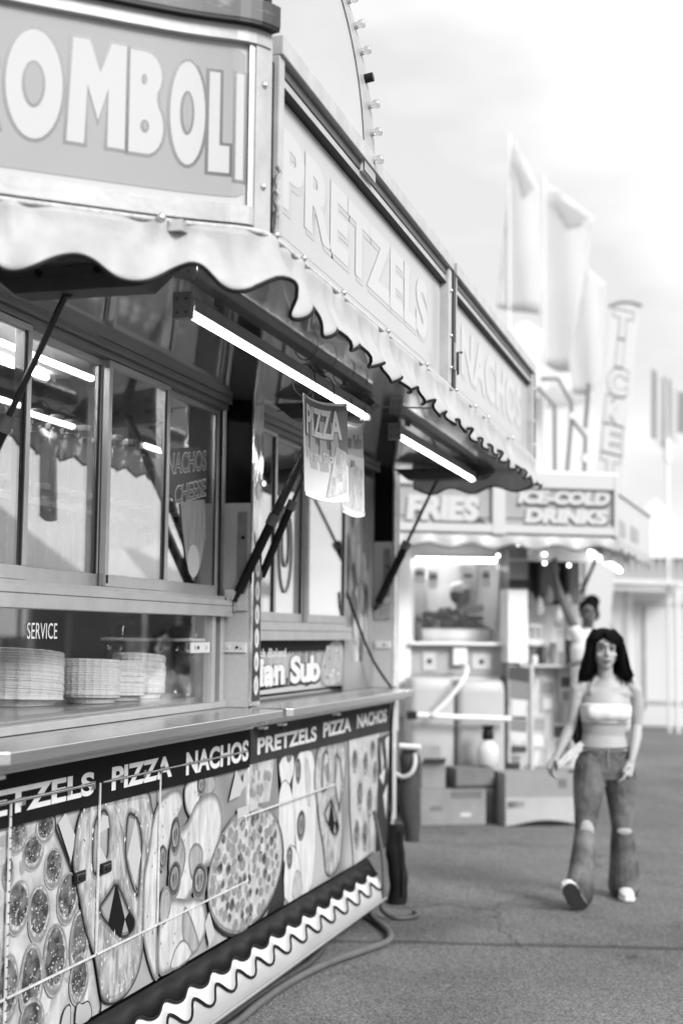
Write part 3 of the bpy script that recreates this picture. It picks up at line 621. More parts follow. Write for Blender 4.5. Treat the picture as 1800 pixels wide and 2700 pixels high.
mb.build('window_decal', dec, TR, recalc=False)
# pretzel decal on the far bay's middle pane
mb = MB()
for r_, z_ in ((.13, 1.99), (.075, 2.03)): mb.tube([(XW-.0205, 6.93 + r_*math.cos(a*.35)*.8, z_ + r_*1.7*math.sin(a*.35)) for a in range(18)], .006, 5, 0, closed=True)
mb.build('window_decal', mat('decal_pale_line', .5, .4), TR)
# -- wall pieces of the far bay: sandwich sign under the windows and picture strip beside them
B = Art(6.095, 7.955, 1.268, 1.527, XW+.004)
B([(6.095,1.46),(7.955,1.46),(7.955,1.53),(6.095,1.53)], DK)
B([(6.095,1.268),(6.095,1.30),(7.50,1.30),(7.46,1.268)], DI); B([(6.2,1.285),(6.2,1.33),(7.48,1.345),(7.48,1.30)], DK)
g = random.Random(4)
for i in range(26): y = 6.1 + i*.058; B([(y, 1.30), (y+.03, 1.30), (y+.034, 1.47), (y+.012, 1.47)], DI if i % 2 else GR)
B.text('Italian Sub', 6.02, 7.50, 1.283, 1.455, mi=DK, bold=.085, spacing=.95); B.text('Italian Sub', 6.045, 7.485, 1.305, 1.450, mi=LE, bold=.05, spacing=.95)
B.text('Fresh Baked', 6.30, 6.86, 1.445, 1.487, mi=LE, bold=.01, shear=.015)
B.ring(B.smooth([(7.48,1.36),(7.55,1.46),(7.72,1.525),(7.95,1.527),(7.95,1.30),(7.75,1.27),(7.52,1.28)], 2), CR, g=.006)
for i in range(12): y, z = 7.55 + g.random()*.36, 1.30 + g.random()*.2; B(ellipse(y, z, .03, .012, 10), CP if i % 2 else JI)
tag(B.mb.build('sandwich_sign', PM, TR, recalc=False), 'sandwich picture sign reading Italian Sub below the far windows')
B = Art(7.965, 8.640, 1.235, 2.535, XW+.004); B.lim = (7.97, 8.60, 1.40, 2.40)
B([(7.965,1.235),(8.64,1.235),(8.64,2.535),(7.965,2.535)], DI); B.mb.m[-1] = GR
g = random.Random(12)
for i in range(46):
    y, z = g.uniform(7.98, 8.5), g.uniform(1.42, 2.36); B.ring(ellipse(y, z, g.uniform(.03, .075), g.uniform(.05, .14), 14, .1, i), (CP, CR, JI, CH, JA)[i % 5], g=.005)
B.mb.build('picture_strip', PM, TR, recalc=False)
# -- raised awning flaps with glossy undersides
PATH = [(-1.21,3.60),(-1.214,3.545),(-1.235,3.50),(-1.27,3.465),(-1.318,3.435),(-1.40,3.38),(-1.5,3.30),(-1.618,3.2),(-1.76,3.08),(-1.92,2.93),(-2.1,2.75)]
def cat(P, n=3):
    out = []
    for i in range(len(P)-1):
        a, b, c, d = P[max(i-1,0)], P[i], P[i+1], P[min(i+2, len(P)-1)]
        for k in range(n):
            t = k/n; out.append(tuple(.5*((2*b[j]) + (-a[j]+c[j])*t + (2*a[j]-5*b[j]+4*c[j]-d[j])*t*t + (-a[j]+3*b[j]-3*c[j]+d[j])*t**3) for j in (0,1)))
    return out + [P[-1]]
PP = cat(PATH); SS = [0.0]
for a, b in zip(PP, PP[1:]): SS.append(SS[-1] + math.dist(a, b))
SMAX = SS[-1]
def edge(s, off=0.0):
    """plan point along the awning edge: s>0 round the near corner, s<0 along the straight side, then across the far end"""
    if s <= 0:
        if s > -4.98: return (XS + off, 3.60 - s)
        return (XS - (-4.98 - s), 8.58 + off)
    s = min(s, SMAX - 1e-6); i = max(k for k in range(len(SS)) if SS[k] <= s); t = (s-SS[i])/(SS[i+1]-SS[i]); a, b = PP[i], PP[i+1]
    d = Vector((b[0]-a[0], b[1]-a[1])).normalized(); nrm = Vector((-d.y, d.x))
    if nrm.x < 0: nrm = -nrm
    return (a[0]+t*(b[0]-a[0]) + nrm.x*off, a[1]+t*(b[1]-a[1]) + nrm.y*off)
def zflap(x): return 2.612 - (x - XW)*0.060
flap_m = mat('flap_gloss_underside', 0.27, 0.10, amt=0.06, scale=3, spec=1.0, coat=1.0); flap_m.node_tree.nodes['Principled BSDF'].inputs['Coat IOR'].default_value = 2.2
for k, pl in enumerate(([(XW, 2.75), (XW, 6.055), (XS-.012, 6.055)] + [edge(s, -.012) for s in [0.0+i*.04 for i in range(int(SMAX/.04))]], [(XW, 6.10), (XS-.012, 6.10), (XS-.012, 8.57), (XW, 8.57)])):
    mb = MB(); bot = [(x, y, zflap(x)) for x, y in pl]; mb.slab(bot, (0, 0, .035)); f = mb.build('awning_flap', flap_m, TR)
    mb = MB()
    ya, yb = ((3.35, 6.03), (6.12, 8.55))[k]
    for x in (-1.98, -1.40): mb.beam((x, ya, zflap(x)+.05), (x, yb, zflap(x)+.05), .04, .03)
    mb.build('flap_frame', alu, f)
    # fluorescent lamp under the flap
    y0, y1 = ((3.822, 5.89), (6.452, 8.412))[k]; x = -1.562; z = 2.5
    mb = MB(); mb.box((x-.030, y0+.01, z+.014), (x+.030, y1-.01, z+.040)); mb.box((x+.024, y0+.01, z+.001), (x+.030, y1-.01, z+.014)); mb.box((x-.030, y0+.01, z+.001), (x-.024, y1-.01, z+.014)); mb.beam((x-.018, y0+.3, z+.05), (x-.018, y0+.34, z+.05), .02, .022); mb.beam((x, y1-.34, z+.05), (x, y1-.30, z+.05), .02, .022)
    lp = mb.build('lamp_housing', mat('lamp_housing_grey', .26, .35, amt=.1, scale=20), TR, bevel=.004)
    mb = MB(); mb.tube([(x, y0, z), (x, y1, z)], .0125, 12); mb.build('lamp_tube', tube_m, lp)
    mb = MB(); mb.obox((x, y1+.012, z+.012), (.026, 0, 0), (0, .010, 0), (0, 0, .032), 0); mb.build('lamp_end_cap', midgrey, lp, bevel=.008)
    mb = MB(); mb.obox((x, y0-.012, z+.012), (.030, 0, 0), (0, .012, 0), (0, 0, .040), 0)
    for q in ((-.014, -.01), (.014, -.01), (-.014, .03), (.014, .03)): mb.tube([(x+q[0], y0-.027, z+q[1]), (x+q[0], y0-.022, z+q[1])], .005, 6, 1)
    mb.build('lamp_end_cap', [midgrey, darkgrey], lp, bevel=.008)
# dark strut mounts hanging under the flaps, gas struts
box_m = mat('strut_mount_grey', .05, .42, amt=.15, scale=10)
for (yc, x0, x1) in ((3.60, -2.06, -1.50), (5.99, -2.0, -1.52), (8.50, -2.06, -1.42)):
    mb = MB(); z = zflap((x0+x1)/2); 
    prof = [(x0, z-.004), (x0+.09, z-.075), (x1-.08, z-.075), (x1, z-.004)]
    mb.slab([(a, yc-.05, b) for a, b in prof], (0, .10, 0)); mb.box((x0+.02, yc-.056, z-.042), (x1-.02, yc-.05, z-.036))
    o = mb.build('strut_mount', box_m, TR, bevel=.004)
    mb = MB()
    for a in (.3, .62): mb.tube([(x0+(x1-x0)*a, yc-.062, z-.022), (x0+(x1-x0)*a, yc-.05, z-.022)], .009, 8)
    mb.build('bolt', rubber, o)
def strut(p, q, r=.020, rod=.011, split=.5):
    p, q = Vector(p), Vector(q); j = p.lerp(q, split); mb = MB(); mb.tube([p.lerp(q, .05), j], r, 12)
    s = mb.build('gas_strut', rubber, TR)
    mb = MB(); mb.tube([j, q], rod, 10); mb.build('strut_rod', mat('dark_rod', .03, .3, metal=.4), s)
    mb = MB(); mb.tube([p.lerp(q, split-.025), p.lerp(q, split+.03)], r*1.22, 12); mb.build('strut_collar', mat('strut_collar_grey', .12, .4), s)
    mb = MB(); mb.tube([p, p.lerp(q, .06)], .009, 8); mb.sphere(q, .022); mb.build('strut_joint', black, s)
strut((-2.168, 5.945, 1.70), (-1.76, 5.93, 2.535), .021, .020, .43)
strut((-2.118, 6.12, 1.78), (-1.80, 6.12, 2.53), .018, .008, .48)
strut((-2.205, 8.60, 1.715), (-1.80, 8.55, 2.525), .024, .010, .49)
strut((-2.215, 3.60, 1.735), (-1.826, 3.60, 2.525), .020, .010, .52)

# -- light-box signs standing on the awning edge
sign_white = mat('sign_white', 0.44, 0.5, amt=0.02, scale=4, spec=.25); sign_grey = mat('sign_grey_field', 0.29, 0.5, amt=0.03, scale=3, spec=.25)
frame_w = mat('sign_frame_white', 0.40, 0.34, amt=0.12, scale=9, bump=.05, bscale=30); letter_w = mat('sign_letter_white', 0.45, 0.5, spec=.25)
outline_d = mat('sign_letter_outline', 0.07, 0.3); field_p = mat('overexposed_sign_field', 0.40, 0.3, amt=.03, scale=3, coat=.3); letter_p = mat('overexposed_sign_letter', 0.46, .3, coat=.3); shade_p = mat('overexposed_letter_shade', .36, .3, coat=.3)  # low contrast of field and letters stands in for overexposure and veil
lip_d = mat('sign_lip_dark', 0.07, 0.4, amt=.2, scale=6)
for word, y0, y1, fy0, fy1, ty0, ty1, lab in (('PRETZELS', 3.615, 6.03, 3.73, 5.90, 3.745, 5.70, 'pale washed-out sign reading PRETZELS'), ('NACHOS', 6.105, 8.585, 6.22, 8.47, 6.44, 8.30, 'pale washed-out sign reading NACHOS')):
    mb = MB(); x0, x1 = -1.36, XS
    mb.box((x0, y0, 2.615), (x1, y1, 2.648), 0); mb.box((x0, y0, 3.155), (x1+.010, y1, 3.212), 0); mb.box((x0, y0, 2.648), (x1, y0+.045, 3.155), 0); mb.box((x0, y1-.062, 2.648), (x1, y1, 3.155), 0); mb.box((x0, y0+.045, 2.648), (-1.262, y1-.062, 3.155), 0)
    mb.box((-1.262, y0+.046, 3.122), (-1.222, y1-.063, 3.154), 1); mb.box((-1.262, y0+.046, 3.094), (-1.226, y1-.063, 3.121), 0); mb.box((-1.262, y0+.046, 3.086), (-1.220, y1-.063, 3.093), 2)
    sg = mb.build('lightbox_sign', [frame_w, lip_d, black], TR, bevel=.004); sg['label'] = lab
    mb = MB(); mb.box((-1.262, y0+.046, 2.649), (-1.250, y1-.063, 3.085), 0)
    q = lambda k: (lambda y, z: (-1.250+k, y, z)); r = .05
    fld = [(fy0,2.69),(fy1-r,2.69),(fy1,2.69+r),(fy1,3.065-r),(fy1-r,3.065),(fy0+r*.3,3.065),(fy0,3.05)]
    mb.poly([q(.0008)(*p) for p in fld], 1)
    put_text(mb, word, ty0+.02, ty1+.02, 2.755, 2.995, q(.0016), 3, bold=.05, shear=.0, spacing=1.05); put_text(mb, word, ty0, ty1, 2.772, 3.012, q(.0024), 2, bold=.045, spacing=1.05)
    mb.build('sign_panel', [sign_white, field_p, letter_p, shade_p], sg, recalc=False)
    mb = MB()
    for z in (2.72, 2.86, 3.06): mb.sphere((XS+.002, y1-.03, z), .009, n=8, m=6)
    mb.build('screw', alu, sg)
mb = MB(); mb.box((-1.36, 6.036, 2.6), (-1.205, 6.098, 3.16), 0); mb.build('sign_joint', black, TR)
mb = MB(); mb.box((-1.23, 6.05, 2.72), (-1.195, 6.085, 2.84), 0); mb.tube([(-1.19, 6.07, 2.70), (-1.19, 6.07, 2.80), (-1.175, 6.085, 2.80)], .006, 6, 1); mb.build('toggle_latch', [alu, black], TR, bevel=.003)
mb = MB(); mb.box((-1.34, 8.587, 2.6), (-1.205, 8.60, 3.17)); mb.build('sign_joint', black, TR)
mb = MB(); mb.box((-1.35, 3.572, 2.6), (-1.225, 3.612, 3.13), 0); mb.build('sign_joint', black, TR)
g = random.Random(31); mb = MB(); mb.tube([(-1.205 + g.uniform(-.006, .006), 3.595 + g.uniform(-.008, .008), 2.62 + i*.014) for i in range(16)], [.004 + .004*g.random() for i in range(16)], 6); mb.build('sealant_bead', mat('old_sealant', .3, .7, amt=.5, scale=60), TR)
# curved corner sign
def cs(k): return lambda s, z: (lambda e: (e[0], e[1], z))(edge(s, k))
mb = MB()
def strip(s0, s1, z0, z1, k0, k1, mi, n=46):
    rings = []
    for i in range(n+1):
        s = s0 + (s1-s0)*i/n; rings.append([cs(k0)(s, z0), cs(k1)(s, z0), cs(k1)(s, z1), cs(k0)(s, z1)])
    mb.loft(rings, mi, smooth=False)
strip(.075, SMAX-.01, 2.640, 2.690, -.10, .004, 0); strip(.065, SMAX-.01, 3.135, 3.186, -.12, .012, 0); strip(.055, .112, 2.62, 3.186, -.10, .006, 0, 8); strip(.112, .128, 2.69, 3.135, -.03, .001, 1, 4)
sg = mb.build('lightbox_sign', [frame_w, aluw], TR); sg['label'] = 'curved corner sign with the outlined letters of STROMBOLI'
mb = MB(); strip(.065, SMAX-.01, 3.186, 3.245, -.12, .040, 0); strip(.065, SMAX-.01, 3.176, 3.188, -.02, .038, 1)
mb.build('worn_top_trim', [mat('worn_dark_trim', .04, .45, scale=6, detail=8, v2=.24, ramp=(.58, .74), stretch=(2, 2, 9)), black], sg)
mb = MB(); strip(.12, SMAX-.02, 2.690, 3.135, -.05, -.012, 0, 60)
def field(s0, s1, z0, z1, k, mi, n=60):
    for i in range(n):
        a, b = s0 + (s1-s0)*i/n, s0 + (s1-s0)*(i+1)/n
        def zz(s):
            t = max(0, 1 - (s-s0)/.05); e = .012*(1-math.sqrt(max(0, 1-t*t))); return z0+e, z1-e
        (a0, a1), (b0, b1) = zz(a), zz(b); f_ = cs(k); mb.add([f_(a, a0), f_(b, b0), f_(b, b1), f_(a, a1)], [(0, 1, 2, 3)], mi)
field(.136, SMAX-.03, 2.712, 3.118, -.0105, 1); 
def cut_poly(pts, k, mi):
    """letter outline in (s, z) wrapped on the curved panel; s grows to the left of the reader"""
    bm = bmesh.new(); bm.faces.new([bm.verts.new((a, b, 0)) for a, b in pts]); lo, hi = min(a for a, b in pts), max(a for a, b in pts); x = lo + .015
    while x < hi: bmesh.ops.bisect_plane(bm, geom=bm.verts[:]+bm.edges[:]+bm.faces[:], plane_co=(x, 0, 0), plane_no=(1, 0, 0)); x += .015
    bm.verts.index_update(); mb.add([cs(k)(v.co.x, v.co.y) for v in bm.verts], [tuple(v.index for v in f.verts) for f in bm.faces], mi); bm.free()
def el(cu, cv, ru, rv, n=30): return [(cu + ru*math.cos(2*math.pi*i/n), cv + rv*math.sin(2*math.pi*i/n)) for i in range(n)]
GLYPH = {'O': ([el(.5, .5, .5, .5)], [el(.49, .5, .205, .215)]),
 'M': ([[(.0,0),(.30,0),(.335,.57),(.53,.24),(.70,.57),(.70,0),(1,0),(1,1),(.74,1),(.55,.70),(.36,1),(.07,1)]], []),
 'B': ([[(0,0),(.45,0)] + [(.52+.48*math.cos(a), .27+.27*math.sin(a)) for a in [-math.pi/2+.15+i*.32 for i in range(8)]] + [(.80,.535)] + [(.46+.47*math.cos(a), .77+.23*math.sin(a)) for a in [-.75+i*.33 for i in range(8)]] + [(.30,1),(0,1)]], [el(.42, .73, .085, .055, 14), el(.46, .27, .13, .065, 14)]),
 'L': ([[(0,0),(1,0),(1,.27),(.52,.27),(.52,1),(.0,1)]], []), 'I': ([[(0,0),(1,0),(1,1),(0,1)]], []),
 'R': ([[(0,0),(.32,0),(.32,.34),(.66,0),(1,.03),(.74,.42),(.95,.62),(.95,.8),(.75,1),(0,1)]], [el(.45, .68, .12, .09, 14)])}
for ch, sa, sb, z0, z1 in (('I', .140, .163, 2.76, 3.05), ('L', .180, .236, 2.775, 3.047), ('O', .246, .340, 2.786, 3.066), ('B', .357, .449, 2.800, 3.073), ('M', .459, .611, 2.803, 3.078), ('O', .624, .768, 2.795, 3.079), ('R', .782, .90, 2.80, 3.07)):
    def mapq(p, g=0.0, c=(.5, .5)): 
        u, v = p; return (sb - u*(sb-sa), z0 + v*(z1-z0))
    outs, ins = GLYPH[ch]
    for o in outs:
        q = [mapq(p) for p in o]; cut_poly(grow(q, .0085), -.0098, 2); cut_poly(q, -.0090, 3)
    for o in ins:
        q = [mapq(p) for p in o]; cut_poly(q, -.0084, 2); cut_poly(grow(q, -.0075), -.0078, 1)
mb.build('sign_panel', [sign_white, sign_grey, outline_d, letter_w], sg, recalc=False)
for s in [.09 + i*.075 for i in range(12)]:
    mb = MB(); p = Vector(cs(.02)(s, 3.246)); mb.lathe([(.012, 0), (.013, .02)], p, 10, 1); mb.lathe([(.011, .02), (.021, .035), (.024, .052), (.017, .07), (.004, .078)], p, 12, 0)
    mb.build('bulb', [glass('clear_bulb', .93, .10, .8, 2), black], sg)
mb = MB()
for s, z in ((.085, 2.75), (.085, 3.03)): mb.sphere(cs(.006)(s, z), .010, n=8, m=6)
mb.build('screw', alu, sg)

# -- scalloped vinyl valance hanging from the awning edge, with black piping
val_m = mat('pale_vinyl', 0.54, 0.48, amt=0.10, scale=6, bump=.20, bscale=20, spec=.35, transl=.28)
PK = [1.35, 1.13, .90, .595, .283, .05, -.20]                     # where the scallops rise, spread wider round the corner
def wave(s):
    if s > PK[-1]: i = max(k for k in range(len(PK)-1) if PK[k] >= s); ph = i + (PK[i]-s)/(PK[i]-PK[i+1]); A_ = .030
    else: ph = (PK[-1]-s)/.265; A_ = .019 + .011*max(0, 1+(s-PK[-1])/.5)
    return A_*math.cos(2*math.pi*ph) + .005*math.sin(7.1*s)
CR_ = [random.Random(77).uniform(-1, 1) for _ in range(400)]
def crumple(s):
    i = int(math.floor(s*9)) ; f = s*9 - i; f = f*f*(3-2*f); return CR_[(i+150) % 400]*(1-f) + CR_[(i+151) % 400]*f
SNAP = (1.0, .75, .365, .04, -.20, -.62, -1.2, -1.84, -2.44, -2.9, -3.25, -4.0)
def gather(s, t): return sum((.016*math.exp(-((s-k)/(.012+.05*t))**2) - .010*math.exp(-((s-k-.05-.05*t)/(.03+.04*t))**2) - .010*math.exp(-((s-k+.05+.05*t)/(.03+.04*t))**2)) for k in SNAP if abs(s-k) < .3)*(1-.5*t)
def fold(s, t): return gather(s, t) + (.010*math.sin(2*math.pi*s/.137 + 1.1) + .007*math.sin(s*31.0) + .016*crumple(s) + .010*crumple(s*2.3+40)*(1-t*.5))*t**.9 + .030*t - .018*math.sin(math.pi*min(1, t*1.15))*(.5+.5*crumple(s*.7+9))
svals = []; s = SMAX - .005
while s > -5.75: svals.append(s); s -= .0125 if s > -.3 else .02
def vpt(s, t, extra=0.0):
    zt = 2.624; zb = (2.456 if s < 0 else 2.470) + wave(s); z = zt + (zb-zt)*t
    x, y = edge(s, .008 + fold(s, t) + extra); return (x, y, z)
mb = MB(); nv = 10; w_ = nv+1
mb.add([vpt(s, j/nv) for s in svals for j in range(w_)], [(i*w_+j, (i+1)*w_+j, (i+1)*w_+j+1, i*w_+j+1) for i in range(len(svals)-1) for j in range(nv)], 0, True)
va = mb.build('valance', val_m, TR, recalc=False); so = va.modifiers.new('thickness', 'SOLIDIFY'); so.thickness = .0015
mb = MB(); mb.tube([vpt(s, 1.0) for s in svals], .0058, 7, 0); mb.build('black_piping', rubber, va)
mb = MB(); mb.tube([cs(.004)(s, 2.626) for s in svals[::3]], .007, 8, 0); mb.build('valance_rod', mat('valance_hem', .52, .6, amt=.15, scale=40, bump=.3, bscale=60, spec=.2), va)
for s in (.365, .04, -.20, -.62, -1.2, -1.84, -2.44, -2.9, -3.25, -4.0): mb = MB(); p = cs(.018)(s, 2.628); mb.sphere(p, .010 if s < .3 else .013, n=10, m=7); mb.build('snap_button', alu, va)
# -- lit half-round marquee board on the roof with a rim of bulbs
mb = MB(); cx, cz, RR, ya, yb = -3.41, 3.12, 2.2, 4.52, 4.66
arc = [(cx + RR*math.cos(a*math.pi/90), cz + RR*math.sin(a*math.pi/90)) for a in range(0, 91)]
mb.slab([(x, ya, z) for x, z in arc], (0, yb-ya, 0), 0); mk = mb.build('marquee_board', mat('marquee_white', .60, .35, amt=.03, scale=3), TR)
mb = MB()
for a in range(0, 90): 
    p, q = arc[a], arc[a+1]; mb.add([(p[0]*1.0+.004*math.cos(a*math.pi/90), ya-.004, p[1]+.004*math.sin(a*math.pi/90)), (q[0]+.004*math.cos((a+1)*math.pi/90), ya-.004, q[1]+.004*math.sin((a+1)*math.pi/90)), (q[0]+.004*math.cos((a+1)*math.pi/90), yb+.004, q[1]+.004*math.sin((a+1)*math.pi/90)), (p[0]+.004*math.cos(a*math.pi/90), yb+.004, p[1]+.004*math.sin(a*math.pi/90))], [(0, 1, 2, 3)])
mb.build('marquee_rim', mat('marquee_rim_grey', .33, .4, amt=.08, scale=10), mk)
for i in range(46):
    a = .03 + i*(.0445); c, s_ = math.cos(a), math.sin(a); d = Vector((c, 0, s_)); p = Vector((cx, (ya+yb)/2+.03, cz)) + d*(RR+.004); mb = MB()
    if i in (3, 7, 19, 30): mb.tube([p, p + d*.03], .016, 10); mb.build('empty_socket', black, mk)
    else: mb.tube([p, p + d*.012], .013, 8, 1); mb.tube([p + d*.012, p + d*.024, p + d*.036, p + d*.042], [.010, .016, .015, .005], 10, 0); mb.build('bulb', [glass('frosted_bulb', .85, .2, .6, 2, .15), aluw], mk)
# ================================================================ LOOSE THINGS AT THE NEAR TRAILER
# shelf in the window (part of the trailer), bottles on it and on the sill
mb = MB(); mb.box((-2.605, 3.35, 2.002), (-2.37, 5.93, 2.02), 0); mb.box((-2.372, 3.35, 1.945), (-2.366, 4.74, 2.002), 1); mb.box((-2.465, 3.35, 1.735), (-2.28, 5.93, 1.752), 0)
mb.build('window_shelf', [offwhite, black], TR)
cap_m = mat('white_cap', .7, .35); capd = mat('dark_ribbed_neck', .05, .4)
def make_bottle():
    b = root('clear_bottle', (0, 0, 0), '', 'bottle', 'clear plastic bottles in the trailer windows')
    mb = MB(); mb.lathe([(.018, .012), (.034, .001), (.042, .012), (.050, .045)], (0,0,0), 30, lobes=5, lamp=.10); mb.lathe([(.050, .045), (.052, .07), (.052, .18), (.051, .205), (.045, .235), (.031, .27), (.022, .288), (.021, .30)], (0,0,0), 24)
    mb.build('body', clear_m, b)
    mb = MB(); mb.lathe([(.0215, .288), (.0225, .29), (.0225, .312), (.0215, .314)], (0,0,0), 20, lobes=10, lamp=.05); mb.build('neck', capd, b)
    mb = MB(); mb.lathe([(.027, .313), (.028, .317), (.028, .331), (.025, .335), (.0005, .3355)], (0,0,0), 24); mb.build('cap', cap_m, b)
    return b
first = None; g = random.Random(2)
rows = [('upper', -2.435, 2.0205, 14), ('upper', -2.545, 2.0205, 13), ('lower', -2.40, 1.7525, 14)]
for lv, x, z, n in rows:
    for i in range(n):
        if lv == 'lower' and x > -2.45 and i in (0,): continue
        b = make_bottle() if first is None else copy_tree(first)
        if first is None: first = b
        b.location = (x + g.uniform(-.008, .008), 4.03 + i*.137 + (.06 if x in (-2.545, -2.51) else 0) + g.uniform(-.008, .008), z); b.rotation_euler = (0, 0, g.uniform(0, 6))
        fr = 'front' if x > -2.5 and not (lv == 'lower' and x < -2.45) else 'rear'
        b['label'] = ('clear white capped bottle in the %s row of the %s behind the sliding windows' % (fr, 'upper shelf' if lv == 'upper' else 'lower ledge'))
        b['group'] = 'bottles in the %s row of the %s window %s' % (fr, lv, 'shelf' if lv == 'upper' else 'ledge')
# tall clear tubs behind the service glass
for k, (y, x, lab) in enumerate(((5.83, -2.36, 'tall clear tub with white lid behind the service glass, nearer its end frame'), (5.70, -2.56, 'tall clear tub with white lid behind the service glass, next to the paper plates'))):
    t = root('clear_tub', (x, y, 1.2855), lab, 'tub', 'clear tubs behind the service glass')
    mb = MB(); mb.lathe([(.100, 1.286), (.106, 1.297), (.106, 1.47), (.10, 1.50), (.078, 1.525)], (x, y, 0), 28); mb.build('body', clear_m, t)
    mb = MB(); mb.lathe([(.098, 1.522), (.118, 1.523), (.118, 1.534), (.098, 1.536)], (x, y, 0), 28); mb.build('lid', white, t)
    mb = MB(); mb.lathe([(.095, 1.537), (.085, 1.575), (.06, 1.60), (.03, 1.615), (.002, 1.618)], (x, y, 0), 28); mb.build('dome', clear_m, t)
# fluted paper plates in four stacks
paper = mat('fluted_paper', .88, .75, amt=.06, scale=70, detail=3, bump=.25, bscale=130)
labs = ['tallest stack of white fluted paper plates behind the service glass, nearest the camera', 'second stack of white fluted paper plates, between the tallest stack and two shorter ones', 'third stack of white fluted paper plates, next to the tilted end stack', 'tilted end stack of white fluted paper plates beside the clear tubs']
for k, (x, y, n, tl) in enumerate(((-2.60, 4.80, 42, -.10), (-2.43, 5.075, 34, -.06), (-2.43, 5.31, 32, -.05), (-2.44, 5.545, 37, -.12))):
    mb = MB(); zb = 1.2865; n_ = 72; rings = []
    def ring(r0, z, fl, ph):
        return [((r0*(1 + fl*math.cos(24*2*math.pi*j/n_)))*math.cos(2*math.pi*j/n_), (r0*(1 + fl*math.cos(24*2*math.pi*j/n_)))*math.sin(2*math.pi*j/n_), z) for j in range(n_)]
    Rr = .172 if k == 0 else .112
    rings.append(ring(Rr*.55, 0, 0, 0)); rings.append(ring(Rr*.80, .001, .0, 0)); rings.append(ring(Rr*.86, .018, .012, 0))
    for i in range(n):
        z = .022 + i*.0042; q = random.Random(i*7+k).uniform(-.0025, .0025)
        rings.append(ring(Rr*(.993)+q, z, .012, i)); rings.append(ring(Rr*1.0+q, z+.0022, .016, i)); rings.append(ring(Rr*(.993)+q, z+.0031, .012, i))
    zt = .022 + n*.0042; rings += [ring(Rr*.97, zt+.002, .018, 0), ring(Rr*.80, zt-.020, .010, 0), ring(Rr*.70, zt-.026, 0, 0)]
    rings = [[(p[0]*.98, p[1], p[2] + tl*p[1]*min(1, p[2]/.05)*.9) for p in r] for r in rings]
    mb.loft(rings, 0, smooth=False); o = mb.build('paper_plate_stack', paper); o.location = (x, y, zb); tag(o, labs[k], 'paper plates', 'stacks of paper plates')

# two printed banners hung by rings from the lamp under the far end of the near flap
pos_d = mat('poster_dark', .13, .35, coat=.4); pos_m = mat('poster_mid', .44, .35, coat=.4); pos_l = mat('poster_pale', .70, .3, coat=.4); pos_w = mat('poster_white', .8, .3, coat=.4); pos_g = mat('poster_print', .42, .35, amt=.5, scale=30, v2=.72, stretch=(1, 1, .5))
def poster(name, y0, y1, z0, z1, x0, bow, label, draw):
    t = root(name, (x0, (y0+y1)/2, z0), label, 'banner', 'banners hung from the lamp')
    def pt(u, v, k=0.0): return (x0 + bow*u**1.8 + .012*(1-v)*math.sin(math.pi*u) + k*.93, y0 + (y1-y0)*u + .03*(1-v) - k*.35, z0 + (z1-z0)*v - .014*math.sin(math.pi*u))
    mb = MB(); mb.grid(lambda u, v: pt(u, v), 20, 8, 0); o = mb.build('sheet', [pos_m], t, recalc=False); so = o.modifiers.new('thickness', 'SOLIDIFY'); so.thickness = .0012; so.offset = -1
    P_ = MB(); st = [.0008]
    def patch(pts, mi, sub=10):
        st[0] += .0004; n = len(pts)
        bm = bmesh.new(); f = bm.faces.new([bm.verts.new((a, b, 0)) for a, b in pts])
        for i in range(1, sub): bmesh.ops.bisect_plane(bm, geom=bm.verts[:]+bm.edges[:]+bm.faces[:], plane_co=(i/sub, 0, 0), plane_no=(1, 0, 0))
        bm.verts.index_update(); P_.add([pt(v.co.x, v.co.y, st[0]) for v in bm.verts], [tuple(v.index for v in q.verts) for q in bm.faces], mi, True); bm.free()
    def text(s, u0, u1, v0, v1, mi, bold=.03): st[0] += .0004; put_text(P_, s, u0, u1, v0, v1, lambda a, b: pt(a, b, st[0]), mi, bold=bold, cut=.06)
    draw(patch, text); P_.build('print', [pos_d, pos_m, pos_l, pos_w, pos_g], t, recalc=False)
    for u in (.03, .97):
        mb = MB(); a = pt(u, 1.0); zc = 2.505; mb.tube([(x0 + .045*math.cos(k*.35), a[1], (a[2]-.01+zc+.06)/2 + (zc+.06-a[2]+.01)/2*math.sin(k*.35)) for k in range(18)], .0022, 5, 0, closed=True); mb.build('ring', black, t)
    for u in (.03, .97):
        for v in (.03, .97): mb = MB(); mb.tube([pt(u, v, .001), pt(u, v, .004)], .008, 8); mb.build('eyelet', alu, t)
def draw1(p, t):
    p([(0, .62), (1, .48), (1, 1), (0, 1)], 0); p([(0,.985),(1,.97),(1,1),(0,1)], 3); p([(.0,0),(.05,0),(.05,1),(0,1)], 3)
    p([(0, 0), (1, 0), (1, .36), (.55,.44), (0, .50)], 2)
    for i, (a, b) in enumerate(((.18,.30),(.42,.56),(.66,.80))): p([(a, .30), (b+.06, .30), (b, .80), (a+.02, .80)], 1)
    t('PIZZA', .08, .90, .615, .93, 0, .05); t('PIZZA', .09, .89, .63, .92, 3, .03)
    t('By the Slice', .10, .74, .36, .49, 3, .03); t('By the Slice', .11, .73, .37, .48, 2, .005)
    p([(.52, .04), (.97, .10), (.95, .50), (.78, .56)], 4); p([(.66,.18),(.72,.16),(.74,.24),(.68,.26)], 1); p([(.82,.20),(.88,.22),(.86,.30),(.80,.28)], 1); p([(.78,.38),(.84,.38),(.84,.46),(.78,.45)], 1)
    p([(0, 0), (1, 0), (1, .04), (0, .04)], 3)
